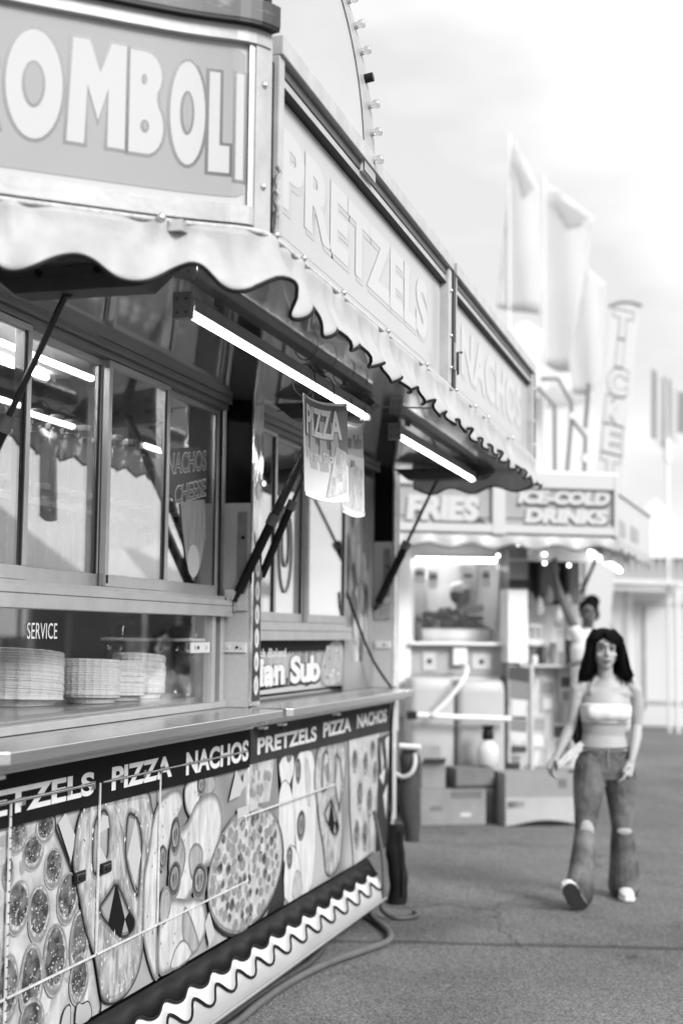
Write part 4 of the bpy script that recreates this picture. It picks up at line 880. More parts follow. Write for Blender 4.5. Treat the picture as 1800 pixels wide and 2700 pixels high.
def draw2(p, t):
    p([(0, .0), (1, 0), (1, .62), (.5,.66), (0, .60)], 2); t('Italian Subs', .05, .95, .72, .88, 0, .03)
    p([(.1,.1),(.9,.06),(.92,.5),(.5,.58),(.08,.5)], 4); p([(.40,.52),(.62,.54),(.6,.60),(.45,.60)], 0); p([(0,0),(1,0),(1,.03),(0,.03)], 3); p([(0,.97),(1,.97),(1,1),(0,1)], 3)
poster('hanging_banner', 5.00, 5.27, 2.075, 2.455, -1.565, .095, 'curved plastic banner reading PIZZA By the Slice, hung by rings from the lit tube', draw1)
poster('hanging_banner', 5.55, 5.78, 2.06, 2.455, -1.575, .035, 'narrow paler banner reading Italian Subs, hanging behind the pizza banner', draw2)

# cable hanging from the far window, hoses on the ground
mb = MB(); mb.tube([(-2.20, 7.93, 1.80), (-2.19, 7.98, 1.73), (-2.18, 8.09, 1.63), (-2.17, 8.25, 1.50), (-2.15, 8.36, 1.40), (-2.12, 8.47, 1.31), (-2.09, 8.53, 1.25), (-2.07, 8.55, 1.20), (-2.085, 8.56, 1.0), (-2.082, 8.55, .8), (-2.083, 8.565, .5), (-2.09, 8.5, .3), (-2.0, 8.3, .03)], .008, 8)
o = mb.build('power_cable', rubber); recentre(o); tag(o, 'thin black cable running down past the far window and over the counter end', 'cable')
def cr(P, n=6):
    out = []
    for i in range(len(P)-1):
        a, b, c, d = [Vector(P[k]) for k in (max(i-1,0), i, i+1, min(i+2, len(P)-1))]
        for k in range(n): t = k/n; out.append(.5*((2*b) + (-a+c)*t + (2*a-5*b+4*c-d)*t*t + (-a+3*b-3*c+d)*t**3))
    return out + [Vector(P[-1])]
hose_m = mat('grey_hose', .10, .55, amt=.15, scale=12); hose_d = mat('dark_hose', .05, .5, amt=.2, scale=12)
mb = MB(); mb.tube(cr([(-2.35, 8.1, .10), (-2.12, 7.95, .05), (-1.96, 7.66, .022), (-1.80, 7.36, .022), (-1.745, 7.12, .022), (-1.80, 6.90, .022), (-1.90, 6.55, .022), (-1.955, 6.15, .022), (-1.965, 5.75, .022), (-1.955, 5.45, .022), (-1.97, 4.9, .022), (-2.0, 4.3, .022)]), .017, 10)
o = mb.build('hose', hose_m); recentre(o); tag(o, 'pale grey hose looping out from the trailer corner and along the skirt', 'hose')
mb = MB(); mb.tube(cr([(-2.3, 7.3, .06), (-2.06, 7.05, .03), (-1.99, 6.6, .017), (-2.01, 6.1, .017), (-2.02, 5.6, .017), (-2.03, 5.0, .017), (-2.04, 4.3, .017)]), .017, 10)
o = mb.build('hose', hose_d); recentre(o); tag(o, 'darker thin hose lying in the shadow under the skirt edge', 'hose')
mb = MB(); mb.tube(cr([(-2.06, 8.05, .55), (-2.0, 8.02, .30), (-1.97, 7.93, .12), (-1.955, 7.82, .045), (-1.86, 7.74, .015), (-1.76, 7.83, .013), (-1.80, 7.95, .013)]), .012, 8)
o = mb.build('hose', hose_d); recentre(o); tag(o, 'short dark hose dropping beside the skirt end and curling on the asphalt', 'hose')
# things strapped upright at the far corner
pad = mat('dark_canvas', .045, .8, amt=.25, scale=9, bump=.3, bscale=14)
t = root('rolled_cover', (-1.99, 8.82, .27), 'dark rolled canvas cover strapped upright to the trailer corner, upper one', 'cover', 'dark covers at the corner')
mb = MB(); rings = []
for i in range(13):
    z = .27 + .57*i/12; w = .062 + .006*math.sin(i*1.3) - (.02 if i == 12 else 0); c = (-2.040 + .006*math.sin(i*.8), 8.86)
    if i < 3: c = (-2.020, 8.86); w = .048
    rings.append([(c[0] + w*math.cos(k*math.pi/7)*(1+.05*math.sin(k*3)), c[1] + w*.8*math.sin(k*math.pi/7), z) for k in range(14)])
mb.loft(rings); mb.build('cover', pad, t)
mb = MB(); mb.tube(cr([(-2.115, 8.78, .70), (-2.065, 8.775, .675), (-2.01, 8.78, .70), (-1.99, 8.80, .76), (-2.0, 8.83, .82)]), .014, 8); mb.build('strap', palegrey, t)
mb = MB(); mb.tube([(-2.09, 8.80, .865), (-1.955, 8.80, .86)], .018, 10); mb.build('white_pipe_end', white, t)
t = root('rolled_cover', (-1.98, 8.2, 0), 'lower dark rubber sleeve standing on the asphalt by the trailer corner', 'cover', 'dark covers at the corner')
mb = MB(); rings = []
for i in range(14):
    z = .455*i/13; w = .056 - .012*max(0, (i-9)/4) + .003*math.sin(i*1.7); cx_ = -1.965 + .012*math.sin(i*.5)
    rings.append([(cx_ + w*math.cos(k*math.pi/7), 8.22 + w*.8*math.sin(k*math.pi/7), z) for k in range(14)])
mb.loft(rings); mb.build('sleeve', rubber, t)
mb = MB(); mb.tube([(-1.920, 8.175, .05), (-1.917, 8.172, .25), (-1.931, 8.172, .43)], .006, 6); mb.build('welt', black, t)

# price board behind the nearest pane (part of the trailer)
mb = MB(); mb.box((-2.33, 3.45, 1.95), (-2.32, 4.085, 2.45), 0)
for i in range(5): put_text(mb, '.00', 3.97, 4.065, 2.37 - i*.092, 2.425 - i*.092, lambda y, z: (-2.3185, y, z), 1, bold=.02); put_text(mb, '00', 3.70, 3.80, 2.37 - i*.092, 2.425 - i*.092, lambda y, z: (-2.3185, y, z), 1, bold=.02)
mb.build('price_board', [mat('chalk_board', .02, .7), mat('chalk_white', .7, .8)], TR, recalc=False)
# ================================================================ FAR TRAILER (fries and drinks)
BANG = R(27.593)
FT = root('fries_trailer', (-2.641, 11.72, 0), 'blurred far food trailer with FRIES and ICE-COLD DRINKS signs, facing the camera', 'food trailer', rz=BANG, local=True)
def bl(px): return px
mb = MB(); mb.box((-2.2, .62, .35), (.93, .70, 1.47)); mb.box((-2.2, .62, 2.24), (2.0, .70, 2.95)); mb.box((-2.2, .70, .30), (2.0, 2.6, .36)); mb.box((-2.2, 2.55, .36), (2.0, 2.62, 2.95)); mb.box((-2.2, -.02, 2.93), (1.80, 2.62, 2.99)); mb.box((-2.2, .62, 1.47), (.10, .70, 2.24))
mb.build('body', mat('far_trailer_white', .62, .45, amt=.05, scale=3), FT)
mb = MB(); mb.box((-.05, .56, .85), (.095, .63, 2.36)); mb.box((-.06, .54, .85), (-.03, .56, 2.3)); mb.build('corner_post', white, FT, bevel=.01)
mb = MB(); mb.box((.09, .60, 1.215), (.985, .625, 1.475)); mb.build('grey_band_panel', mat('far_grey_band', .36, .45, amt=.05, scale=4), FT)
mb = MB(); mb.box((.07, .50, 1.475), (1.0, .72, 1.50)); mb.build('window_ledge', white, FT, bevel=.005)
mb = MB(); mb.box((.095, .61, 1.5), (.135, .66, 2.24)); mb.box((.92, .61, 1.5), (.985, .66, 2.24)); mb.box((.135, .61, 2.20), (.92, .66, 2.24)); w = mb.build('window', alu, FT)
mb = MB(); mb.box((.135, .63, 1.5), (.92, .634, 2.20)); mb.build('pane', glass('far_glass', .96, .02, .2, 3), w)
for a, b, c, d in ((.21, .332, 1.249, 1.415), (.66, .84, 1.26, 1.40)):
    mb = MB(); mb.box((a, .585, c), (b, .602, d), 0); mb.tube([((a+b)/2, .58, (c+d)/2), ((a+b)/2, .586, (c+d)/2)], .022, 10, 1); mb.build('outlet_cover', [palegrey, black], FT, bevel=.004)
mb = MB(); mb.box((.478, .54, 1.301), (.604, .60, 1.457)); mb.build('power_box', white, FT, bevel=.006)
# interior seen through the window
mb = MB(); mb.box((-.6, 1.9, .4), (.95, 1.95, 2.9), 0); mb.box((-.2, .72, 1.42), (.95, 1.5, 1.46), 1); mb.box((.15, 1.7, 1.7), (.55, 1.88, 2.1), 2); mb.box((.1, 1.6, 1.5), (.35, 1.85, 1.85), 1); mb.box((.72, 1.0, 1.78), (.90, 1.3, 1.84), 2); mb.box((.72, 1.0, 1.70), (.90, 1.3, 1.74), 3)
mb.build('interior', [mat('far_interior', .72, .6, amt=.1, scale=3), offwhite, midgrey, black], FT)
mb = MB(); mb.box((.93, .38, 1.325), (1.112, .66, 1.975), 0); mb.box((.932, .36, 1.976), (1.108, .66, 2.36), 1); mb.box((.934, .355, 1.985), (1.106, .365, 2.06), 2); mb.box((.934, .355, 2.22), (1.106, .362, 2.24), 3); mb.build('pillar', [white, mat('pillar_grey', .16, .4), black, palegrey], FT, bevel=.006)
MPM = [mat('menu_dark', .05, .4), mat('menu_mid', .2, .4), mat('menu_pale', .6, .4), mat('menu_ground', .45, .4, amt=.2, scale=9)]
mb = MB(); mb.box((.926, .36, .46), (1.114, .40, 1.30), 3); mb.poly([(.928, .357, 1.18), (1.112, .357, 1.15), (1.112, .357, 1.28), (1.02, .357, 1.30), (.928, .357, 1.29)], 0); mb.poly([(.94, .356, 1.02), (1.11, .356, 1.0), (1.11, .356, 1.15), (.94, .356, 1.18)], 1); mb.poly([(.955, .355, .86), (1.08, .355, .86), (1.09, .355, 1.0), (.955, .355, 1.01)], 2)
mb.poly([(.95, .355, .845), (1.09, .355, .83), (1.09, .355, .855), (.95, .355, .86)], 0); mb.poly([(.945, .356, .74), (1.09, .356, .72), (1.10, .356, .82), (.945, .356, .83)], 1)
mb.poly([(.94, .355, .66), (1.0, .355, .62), (1.09, .355, .65), (1.09, .355, .72), (.95, .355, .73)], 2); mb.poly([(.95, .355, .54), (1.09, .355, .55), (1.09, .355, .60), (.95, .355, .61)], 0); mb.poly([(.95, .355, .47), (1.02, .355, .47), (1.04, .355, .52), (.95, .355, .53)], 1)
mb.build('menu_panel', MPM, FT)
mb = MB(); mb.tube([(.15, 1.4, 2.30), (.9, 1.4, 2.30)], .02, 8); mb.build('lamp_tube', emit('far_inner_tube', 14.0), FT)
# signs
def ton(k): return lambda x, z: (x, -.05-k, z)
fs_w = mat('far_sign_white', .50, .35); fs_g = mat('far_sign_grey', .31, .4, amt=.06, scale=4); fs_d = mat('far_sign_shadow', .045, .4); fs_l = mat('far_sign_letter', .50, .4)
for (a, b, lines) in ((-.55, .63, [('FRIES', -.115, .515, 2.525, 2.745)]), (.755, 1.745, [('ICE-COLD', .868, 1.698, 2.692, 2.812), ('DRINKS', .93, 1.675, 2.527, 2.66)])):
    mb = MB(); mb.box((a, -.05, 2.455), (b, .06, 2.935), 0); mb.box((a-.02, -.085, 2.435), (b+.02, -.05, 2.505), 0); mb.box((a-.02, -.085, 2.83), (b+.02, -.05, 2.955), 0); mb.poly([ton(.002)(*p) for p in [(a, 2.505), (b, 2.505), (b, 2.83), (a, 2.83)]], 1); mb.poly([ton(.003)(*p) for p in [(a, 2.555), (b, 2.55), (b, 2.562), (a, 2.567)]], 2)
    if 'FRIES' in lines[0][0]: mb.poly([ton(.004)(*p) for p in [(.30, 2.512), (.60, 2.512), (.52, 2.57)]], 2)
    for t, x0, x1, z0, z1 in lines:
        put_text(mb, t, x0-.012, x1+.004, z0-.03, z1-.024, ton(.006), 2, bold=.075, shear=.02); put_text(mb, t, x0, x1, z0, z1, ton(.010), 3, bold=.07, shear=.02)
    s = mb.build('sign', [fs_w, fs_g, fs_d, fs_l], FT, recalc=False); s['label'] = 'sign reading ' + ' '.join(l[0] for l in lines)
for a, b in ((.635, .75), (1.735, 1.775)): mb = MB(); mb.box((a, -.09, 2.42), (b, .06, 2.955)); mb.build('sign_post', fs_w, FT, bevel=.006)
# side of the awning turning away from the camera (runs along the world y axis)
def sd(d, z, out=0.0):
    wx, wy = -1.055 + .066*d + out, 12.50 + d; dx, dy = wx + 2.641, wy - 11.72; return (dx*math.cos(BANG) + dy*math.sin(BANG), -dx*math.sin(BANG) + dy*math.cos(BANG), z)
mb = MB(); mb.slab([sd(0, 2.43), sd(2.3, 2.35), sd(2.3, 2.80), sd(0, 2.86)], Vector(sd(0, 0, -.10)) - Vector(sd(0, 0)), 0)
for a, b in ((.10, .55), (.9, 1.4)): mb.poly([sd(a, 2.45, .004), sd(b, 2.45, .004), sd(b, 2.58, .004), sd(a, 2.60, .004)], 1)
mb.slab([sd(-.02, 2.81, .02), sd(2.3, 2.78, .02), sd(2.3, 2.82, .02), sd(-.02, 2.86, .02)], Vector(sd(0, 0, -.04)) - Vector(sd(0, 0)), 2)
mb.build('side_sign', [fs_w, midgrey, palegrey], FT)
mb = MB(); mb.slab([(-2.2, .0, 2.40), (1.76, .0, 2.40), sd(2.3, 2.36), (2.2, 2.2, 2.36), (-2.2, 2.2, 2.40)], (0, 0, .03)); mb.build('awning_soffit', mat('far_soffit', .45, .4), FT)
# far valance
def fv(s):
    return ((-.6 + s, -.055) if s < 2.36 else tuple(sd(s-2.36, 0, .01)[:2]))
N_ = 170; mb = MB(); vs = []; low = []
for i in range(N_+1):
    s = 4.4*i/N_; x, y = fv(s)
    for j in range(6): t = j/5; vs.append((x, y - .03*t*(1+.5*math.sin(s*23)) , 2.43 - t*(.115 + .022*math.sin(2*math.pi*s/.38)) - (.05 if s > 2.36 else 0)*min(1, (s-2.36)/2)))
    low.append(vs[-1])
mb.add(vs, [(i*6+j, (i+1)*6+j, (i+1)*6+j+1, i*6+j+1) for i in range(N_) for j in range(5)], 0, True); o = mb.build('valance', mat('far_vinyl', .42, .35, amt=.1, scale=2, bump=.1, bscale=8, transl=.15), FT, recalc=False); so = o.modifiers.new('thickness', 'SOLIDIFY'); so.thickness = .002
mb = MB(); mb.tube(low, .006, 5); mb.build('valance_piping', darkgrey, o)
ft_tube = emit('far_tube', 3.4)
for p, q in (((.07, .3, 2.214), (.531, .3, 2.214)), ((.545, .3, 2.216), (.79, .3, 2.216)), (sd(.15, 2.30, -.25), sd(.95, 2.26, -.25)), (sd(1.1, 2.26, -.25), sd(1.9, 2.22, -.25))):
    mb = MB(); mb.tube([p, q], .020, 8); l = mb.build('lamp_tube', ft_tube, FT); mb = MB(); mb.beam(Vector(p)+Vector((0,0,.035)), Vector(q)+Vector((0,0,.035)), .05, .025); mb.build('lamp_housing', palegrey, l)
for p in ((.86, .45, 2.27), (.98, .25, 2.36), (1.17, .6, 2.31), (1.35, .6, 2.30), (1.35, .6, 2.22), (1.62, .7, 2.21)):
    mb = MB(); mb.sphere(p, .015, n=10, m=6); mb.tube([(p[0], p[1], p[2]+.02), (p[0], p[1], p[2]+.06)], .009, 6, 1); mb.build('bulb', [ft_tube, darkgrey], FT)
# service opening on the right: dark recess, counter, posts
mb = MB(); mb.box((1.13, 1.9, .40), (1.95, 1.95, 2.36), 0); mb.box((1.12, .62, .36), (1.15, 1.95, 2.36), 1); mb.box((1.15, 1.0, 2.0), (1.32, 1.85, 2.34), 2); mb.box((1.46, 1.0, 1.9), (1.62, 1.85, 2.32), 2); mb.box((1.70, .9, 1.86), (1.80, 1.7, 2.34), 2)
mb.box((1.13, .70, .40), (1.80, .78, 1.30), 3); mb.box((1.10, .55, 1.285), (1.80, 1.0, 1.31), 1)
mb.build('service_opening', [mat('recess_wall', .40, .5, amt=.5, scale=2.2, v2=.7, stretch=(4, 1, .6)), palegrey, darkgrey, mat('banner_wall', .35, .5, amt=.5, scale=3.2, v2=.7, stretch=(4, 1, .7), ramp=(.4, .6))], FT)
mb = MB(); mb.box((1.13, .36, .4), (1.16, .42, 1.32)); mb.build('opening_post', palegrey, FT)
mb = MB(); mb.tube([(1.66, .5, 1.95), (1.78, .40, 2.30)], .016, 8); mb.build('gas_strut', rubber, FT)
for z, y in ((.12, .64),): mb = MB(); mb.box((-2.2, .70, .02), (1.8, 2.5, .34)); mb.build('chassis', black, FT)
g = random.Random(21)
for i in range(4):
    x = .20 + i*.19; mb = MB(); h = g.uniform(.12, .28); mb.lathe([(.028, 0), (.036, h*.8), (.03, h)], (x, 1.36 + g.uniform(-.04, .06), 1.465), 12); mb.build('cup_stack', (offwhite, midgrey, white)[i % 3], FT)
for i, (x, z, w, h) in enumerate(((.17, 2.02, .10, .14), (.30, 1.98, .09, .16), (.62, 2.02, .10, .12), (.80, 2.0, .08, .16))):
    mb = MB(); mb.box((x, .74, z), (x+w, .75, z+h), 0); mb.box((x+.01, .738, z+h*.5), (x+w-.01, .74, z+h*.8), 1); mb.build('price_card', [offwhite, darkgrey], FT)
for i in range(7):
    x = 1.18 + i*.085; mb = MB(); h = g.uniform(.08, .22); mb.lathe([(.03, 0), (.036, h*.5), (.03, h)], (x, .66 + g.uniform(-.05, .05), 1.311), 12); mb.build('cup_stack', (midgrey, offwhite, darkgrey)[i % 3], FT)
for i in range(6):
    x = 1.19 + i*.09; mb = MB(); z = 2.05 - g.uniform(0, .25); mb.tube([(x, .8, 2.36), (x, .8, z)], .004, 5, 0); mb.lathe([(.012, .0), (.04, -.05), (.045, -.14), (.02, -.17)], (x, .8, z), 10, 1); mb.build('hanging_bag', [darkgrey, (offwhite, midgrey)[i % 2]], FT)
for i, (x, z, w, h) in enumerate(((1.17, .95, .13, .28), (1.34, .88, .14, .30), (1.52, .96, .12, .26), (1.19, .55, .2, .3), (1.45, .50, .2, .28))):
    mb = MB(); mb.box((x, .69, z), (x+w, .698, z+h), 0); mb.box((x+.015, .687, z+h*.55), (x+w-.015, .69, z+h*.9), 1); mb.box((x+.03, .687, z+h*.1), (x+w-.03, .69, z+h*.4), 2); mb.build('menu_card', [(offwhite, palegrey)[i % 2], (darkgrey, midgrey)[i % 2], (midgrey, white)[i % 2]], FT)
# white poles and canopy frame on its roof
t = root('canopy_frame', (-1.9, 15.95, 0), 'thin dark and pale metal frame poles rising behind the far trailer roof', 'metal frame')
fr = mat('frame_grey', .20, .45); mb = MB()
mb.tube([(-2.19, 15.8, 4.35), (-2.01, 15.89, 4.15), (-2.015, 15.92, 0)], .024, 7); mb.tube([(-2.16, 15.85, 4.45), (-1.97, 15.87, 4.45), (-1.83, 15.94, 4.19), (-1.83, 15.95, 4.0), (-1.905, 16.0, 3.2), (-1.905, 16.0, 0)], .024, 7); mb.tube([(-1.83, 15.95, 4.0), (-1.68, 16.0, 3.80), (-1.70, 16.0, 3.3), (-1.72, 16.0, 0)], .024, 7); mb.tube([(-1.635, 15.97, 4.40), (-1.68, 16.0, 3.9)], .026, 7); mb.build('poles', fr, t)
mb = MB(); mb.tube([(-1.83, 15.94, 4.06), (-1.83, 15.94, 4.0)], .04, 8); mb.build('clamp', white, t); mb = MB(); mb.tube([(-1.69, 16, 3.6), (-1.70, 16, 3.52)], .04, 8); mb.build('clamp', white, t)
# propane tanks, rail, strap, jug, boxes in front of the far trailer
def fw(x, y, z=0): return (-2.641 + x*math.cos(BANG) - y*math.sin(BANG), 11.72 + x*math.sin(BANG) + y*math.cos(BANG), z)
tank_m = mat('bin_plastic', .42, .42, amt=.05, scale=4)
for x, w_, h_, lab in ((.215, .20, 1.20, 'tall pale upright bin against the far trailer, beside its white corner post'), (.655, .215, 1.175, 'tall pale upright bin against the far trailer, next to the menu pillar')):
    t = root('storage_bin', fw(x, .40), lab, 'bin', 'upright bins in front of the far trailer', rz=BANG, local=True)
    def rr(w, d, z, r=.06): return [(math.copysign(w-r, math.cos(a)) + r*math.cos(a), math.copysign(d-r, math.sin(a)) + r*math.sin(a), z) for a in [(k+.5)*math.pi/12 for k in range(24)]]
    mb = MB(); mb.loft([rr(w_*.95, .14, 0), rr(w_, .15, .05), rr(w_, .15, h_-.10), rr(w_*.985, .145, h_-.05), rr(w_*.93, .13, h_-.01), rr(w_*.85, .11, h_)]); mb.build('shell', tank_m, t)
    mb = MB(); mb.loft([rr(w_*1.0, .152, h_-.105), rr(w_*1.008, .155, h_-.10), rr(w_*1.0, .152, h_-.095)]); mb.build('lid_seam', palegrey, t)
mb = MB(); mb.tube([fw(-.02, .12, .89), fw(.40, .115, .868), fw(.87, .14, .85)], .024, 8); o = mb.build('white_pipe', white); recentre(o); tag(o, 'horizontal white pipe in front of the two upright bins', 'pipe')
mb = MB(); mb.sphere(fw(-.02, .12, .885), .035, n=8, m=6); mb.beam(fw(-.05, .12, .885), fw(.03, .12, .885), .06, .07); o = mb.build('pipe_clamp', black); recentre(o); tag(o, 'small black clamp at the end of the white pipe', 'clamp')
mb = MB(); mb.tube(cr([fw(.54, .48, 1.31), fw(.50, .20, 1.28), fw(.43, .09, 1.18), fw(.30, .08, 1.02), fw(.16, .09, .885)]), .020, 8); o = mb.build('extension_cable', white); recentre(o); tag(o, 'thick white cord slanting from the power box down to the pipe', 'cable')
t = root('bottle', fw(.63, .02, .47), 'pale jug with a black spout cap standing on the cardboard boxes', 'jug', rz=BANG, local=True)
mb = MB(); mb.lathe([(.08, 0), (.095, .02), (.095, .12), (.085, .165), (.05, .20), (.04, .215)], (0,0,0), 20); mb.build('jug_body', mat('jug_plastic', .6, .35), t)
mb = MB(); mb.lathe([(.045, .215), (.05, .23), (.05, .27), (.042, .29), (.042, .31), (.058, .335)], (0,0,0), 16); mb.build('spout_cap', black, t)
kraft = mat('kraft_card', .24, .8, amt=.12, scale=5, bump=.06, bscale=20); kraft2 = mat('kraft_card_dark', .15, .8, amt=.14, scale=5); tape_m = mat('box_tape', .55, .35)
def carton(name, x, y, w, d, h, lab, rot=0.0, z=0.0, m=kraft, flaps=False, grp='cardboard boxes by the far trailer', marks=(), hollow=False):
    t = root(name, fw(x, y, z), lab, 'cardboard box', grp, rz=BANG+rot, local=True)
    mb = MB()
    if hollow:
        th = .006; mb.box((-w/2, -d/2, 0), (w/2, -d/2+th, h)); mb.box((-w/2, d/2-th, 0), (w/2, d/2, h)); mb.box((-w/2, -d/2+th, 0), (-w/2+th, d/2-th, h)); mb.box((w/2-th, -d/2+th, 0), (w/2, d/2-th, h)); mb.box((-w/2+th, -d/2+th, 0), (w/2-th, d/2-th, th))
    else: mb.box((-w/2, -d/2, 0), (w/2, d/2, h))
    mb.build('box_body', m, t, bevel=.006)
    if flaps:
        mb = MB(); mb.slab([(-w/2, -d/2-.002, h), (w/2, -d/2-.002, h), (w/2-.01, -d/2-.10, h+.05), (-w/2+.01, -d/2-.10, h+.05)], (0, .005, .004)); mb.build('flap', m, t); mb = MB(); mb.slab([(-w/2, d/2, h), (w/2, d/2, h), (w/2, d/2+.06, h+.12), (-w/2, d/2+.06, h+.12)], (0, .005, .004)); mb.build('flap', m, t)
    for (a, b, c, e, mm) in marks:
        mb = MB(); mb.box((a, -d/2-.003, c), (b, -d/2-.0005, e)); mb.build('box_print', mm, t)
    return t
carton('cardboard_box', .28, .0, .56, .30, .29, 'large creased cardboard box on the ground under the jug', m=kraft, marks=((-.02, .24, .22, .28, kraft2), (.06, .15, .07, .10, tape_m), (-.2, -.1, .12, .16, kraft2)))
carton('cardboard_box', .47, .02, .34, .26, .17, 'small dark cardboard box stacked on the large creased one', z=.29, m=kraft2, rot=.08, marks=((-.17, .17, .0, .03, mat('box_dark_slot', .03, .7)),))
carton('cardboard_box', .14, .03, .20, .22, .21, 'small pale cardboard box with open flap beside the dark one', z=.29, m=kraft, rot=-.12, flaps=True)
t = carton('cardboard_box', 1.03, -.12, .70, .34, .43, 'long two tone open cardboard box on the asphalt behind the walking woman', m=mat('carton_grey', .27, .8, amt=.05, scale=4), marks=((-.345, .345, .012, .235, mat('carton_pale', .40, .8, amt=.08, scale=3)), (-.33, -.19, .15, .205, mat('carton_mark', .10, .7)), (.11, .18, .31, .385, mat('carton_stamp', .13, .7, amt=.4, scale=30)), (.22, .345, .014, .10, white)), hollow=True)
mb = MB(); vs = [(-.33 + .66*i/20, -.176, .004 + .045*math.sin(math.pi*i/20)**1.2) for i in range(21)]; mb.slab([(-.33, -.1765, .002)] + vs[1:-1] + [(.33, -.1765, .002)], (0, .002, 0)); mb.build('torn_bottom_edge', mat('box_gap', .006, .9), t)
# food heap and dispenser
g = random.Random(9); mb = MB()
for i in range(150):
    a, q = g.uniform(0, 6.28), g.random(); x, y, z = .53 + .38*math.cos(a)*q, .98 + .16*math.sin(a)*q, 1.60 + .19*(1-q*q)*g.random(); x += g.uniform(-.03, .03)
    r = g.uniform(.028, .055); mb.sphere((x, y, z), r, r*g.uniform(.6, 1), r*g.uniform(.6, .9), 7, 5, i % 3)
o = mb.build('food_heap', [mat('fried_food', .05, .6, amt=.4, scale=14), mat('fried_food_pale', .16, .6, amt=.3, scale=14), mat('fried_food_dark', .025, .6)])
o.location = (-2.641, 11.72, 0); o.rotation_euler = (0, 0, BANG); tag(o, 'heaped tray of dark fried food behind the far trailer window', 'food')
t = root('food_tray', fw(.53, .98, 1.46), 'wide pale tray under the heaped food in the far window', 'tray', rz=BANG, local=True)
mb = MB(); mb.loft([[(.47*math.cos(k*math.pi/12)*s_, .24*math.sin(k*math.pi/12)*s_, z) for k in range(24)] for s_, z in ((.85, .002), (.95, .06), (1.0, .16), (.97, .16), (.9, .12))]); mb.build('tray', offwhite, t)
t = root('napkin_dispenser', fw(1.29, .78, 1.312), 'white caged dispenser with dark contents on the drinks counter', 'dispenser', rz=BANG, local=True)
mb = MB(); mb.lathe([(.10, 0), (.11, .02), (.10, .16)], (0,0,0), 18); mb.build('jar', mat('jar_dark', .06, .3, amt=.6, scale=16, v2=.2), t)
mb = MB(); mb.lathe([(.12, .16), (.135, .18), (.12, .21), (.09, .225)], (0,0,0), 18); mb.build('lid', white, t)
mb = MB()
for k in range(8): a = k*math.pi/4; mb.tube([(.085*math.cos(a), .085*math.sin(a), .22), (.085*math.cos(a), .085*math.sin(a), .33)], .010, 6)
mb.lathe([(.075, .32), (.10, .33), (.10, .345), (.06, .36)], (0,0,0), 18); mb.build('cage', white, t)

# ================================================================ FLAGS, TICKETS SIGN, DISTANT STALLS (pale colours stand in for veil glare)
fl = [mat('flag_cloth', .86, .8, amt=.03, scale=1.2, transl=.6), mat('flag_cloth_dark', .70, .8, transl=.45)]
polem = mat('flag_pole', .78, .5)
def flag(name, pts, y, label, pole_x, fold=.028, dark=None, grp=None):
    """cloth hanging in the wind: outline in x,z at distance y, given real folds and thickness"""
    xs = [p[0] for p in pts]; t = root(name, (pole_x, y, 0), label, 'flag', grp)
    bm = bmesh.new(); bm.faces.new([bm.verts.new((a, 0, b)) for a, b in pts]); lo, hi = min(xs), max(xs); zlo, zhi = min(p[1] for p in pts), max(p[1] for p in pts)
    for i in range(1, 14): bmesh.ops.bisect_plane(bm, geom=bm.verts[:]+bm.edges[:]+bm.faces[:], plane_co=(lo+(hi-lo)*i/14, 0, 0), plane_no=(1,0,0))
    for i in range(1, 12): bmesh.ops.bisect_plane(bm, geom=bm.verts[:]+bm.edges[:]+bm.faces[:], plane_co=(0, 0, zlo+(zhi-zlo)*i/12), plane_no=(0,0,1))
    for v in bm.verts: u = (v.co.x-lo)/(hi-lo); w = (v.co.z-zlo)/(zhi-zlo); v.co.y = y + fold*math.sin(u*7.0 + w*2.0)*(.4+u)
    bm.verts.index_update(); mb = MB(); mb.add([tuple(v.co) for v in bm.verts], [tuple(v.index for v in f.verts) for f in bm.faces], 0, True); bm.free()
    o = mb.build('cloth', fl[0], t, recalc=False); so = o.modifiers.new('thickness', 'SOLIDIFY'); so.thickness = .004
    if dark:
        mb = MB(); mb.slab([(a, y-.06, b) for a, b in dark], (0, .004, 0)); mb.build('fold', fl[1], t)  # shade of the fold put in as a flat, darker sheet
    mb = MB(); mb.tube([(pole_x, y, 0), (pole_x, y, zhi+.05)], .018, 6); mb.build('pole', polem, t)
G_ = 'tall pale flags behind the trailers'
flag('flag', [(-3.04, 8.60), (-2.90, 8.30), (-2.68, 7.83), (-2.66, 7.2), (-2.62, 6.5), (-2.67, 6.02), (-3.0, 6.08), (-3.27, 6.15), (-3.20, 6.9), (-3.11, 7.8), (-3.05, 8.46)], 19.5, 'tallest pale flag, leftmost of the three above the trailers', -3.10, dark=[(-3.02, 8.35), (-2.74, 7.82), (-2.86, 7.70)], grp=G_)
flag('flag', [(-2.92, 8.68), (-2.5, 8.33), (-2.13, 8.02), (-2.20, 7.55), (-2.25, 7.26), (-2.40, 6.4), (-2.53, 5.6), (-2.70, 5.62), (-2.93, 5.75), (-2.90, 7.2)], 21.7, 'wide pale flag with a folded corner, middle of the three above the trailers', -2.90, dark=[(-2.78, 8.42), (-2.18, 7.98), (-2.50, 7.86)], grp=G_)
flag('flag', [(-2.48, 7.80), (-2.17, 7.53), (-2.18, 6.9), (-2.25, 5.85), (-2.45, 5.6), (-2.72, 5.65), (-2.80, 6.2), (-2.62, 6.9)], 23.9, 'shortest pale flag beside the TICKETS sign', -2.46, grp=G_)
t = root('striped_flag', (-1.25, 24.3, 0), 'faint grey and white striped flag at the right edge', 'flag')
mb = MB()
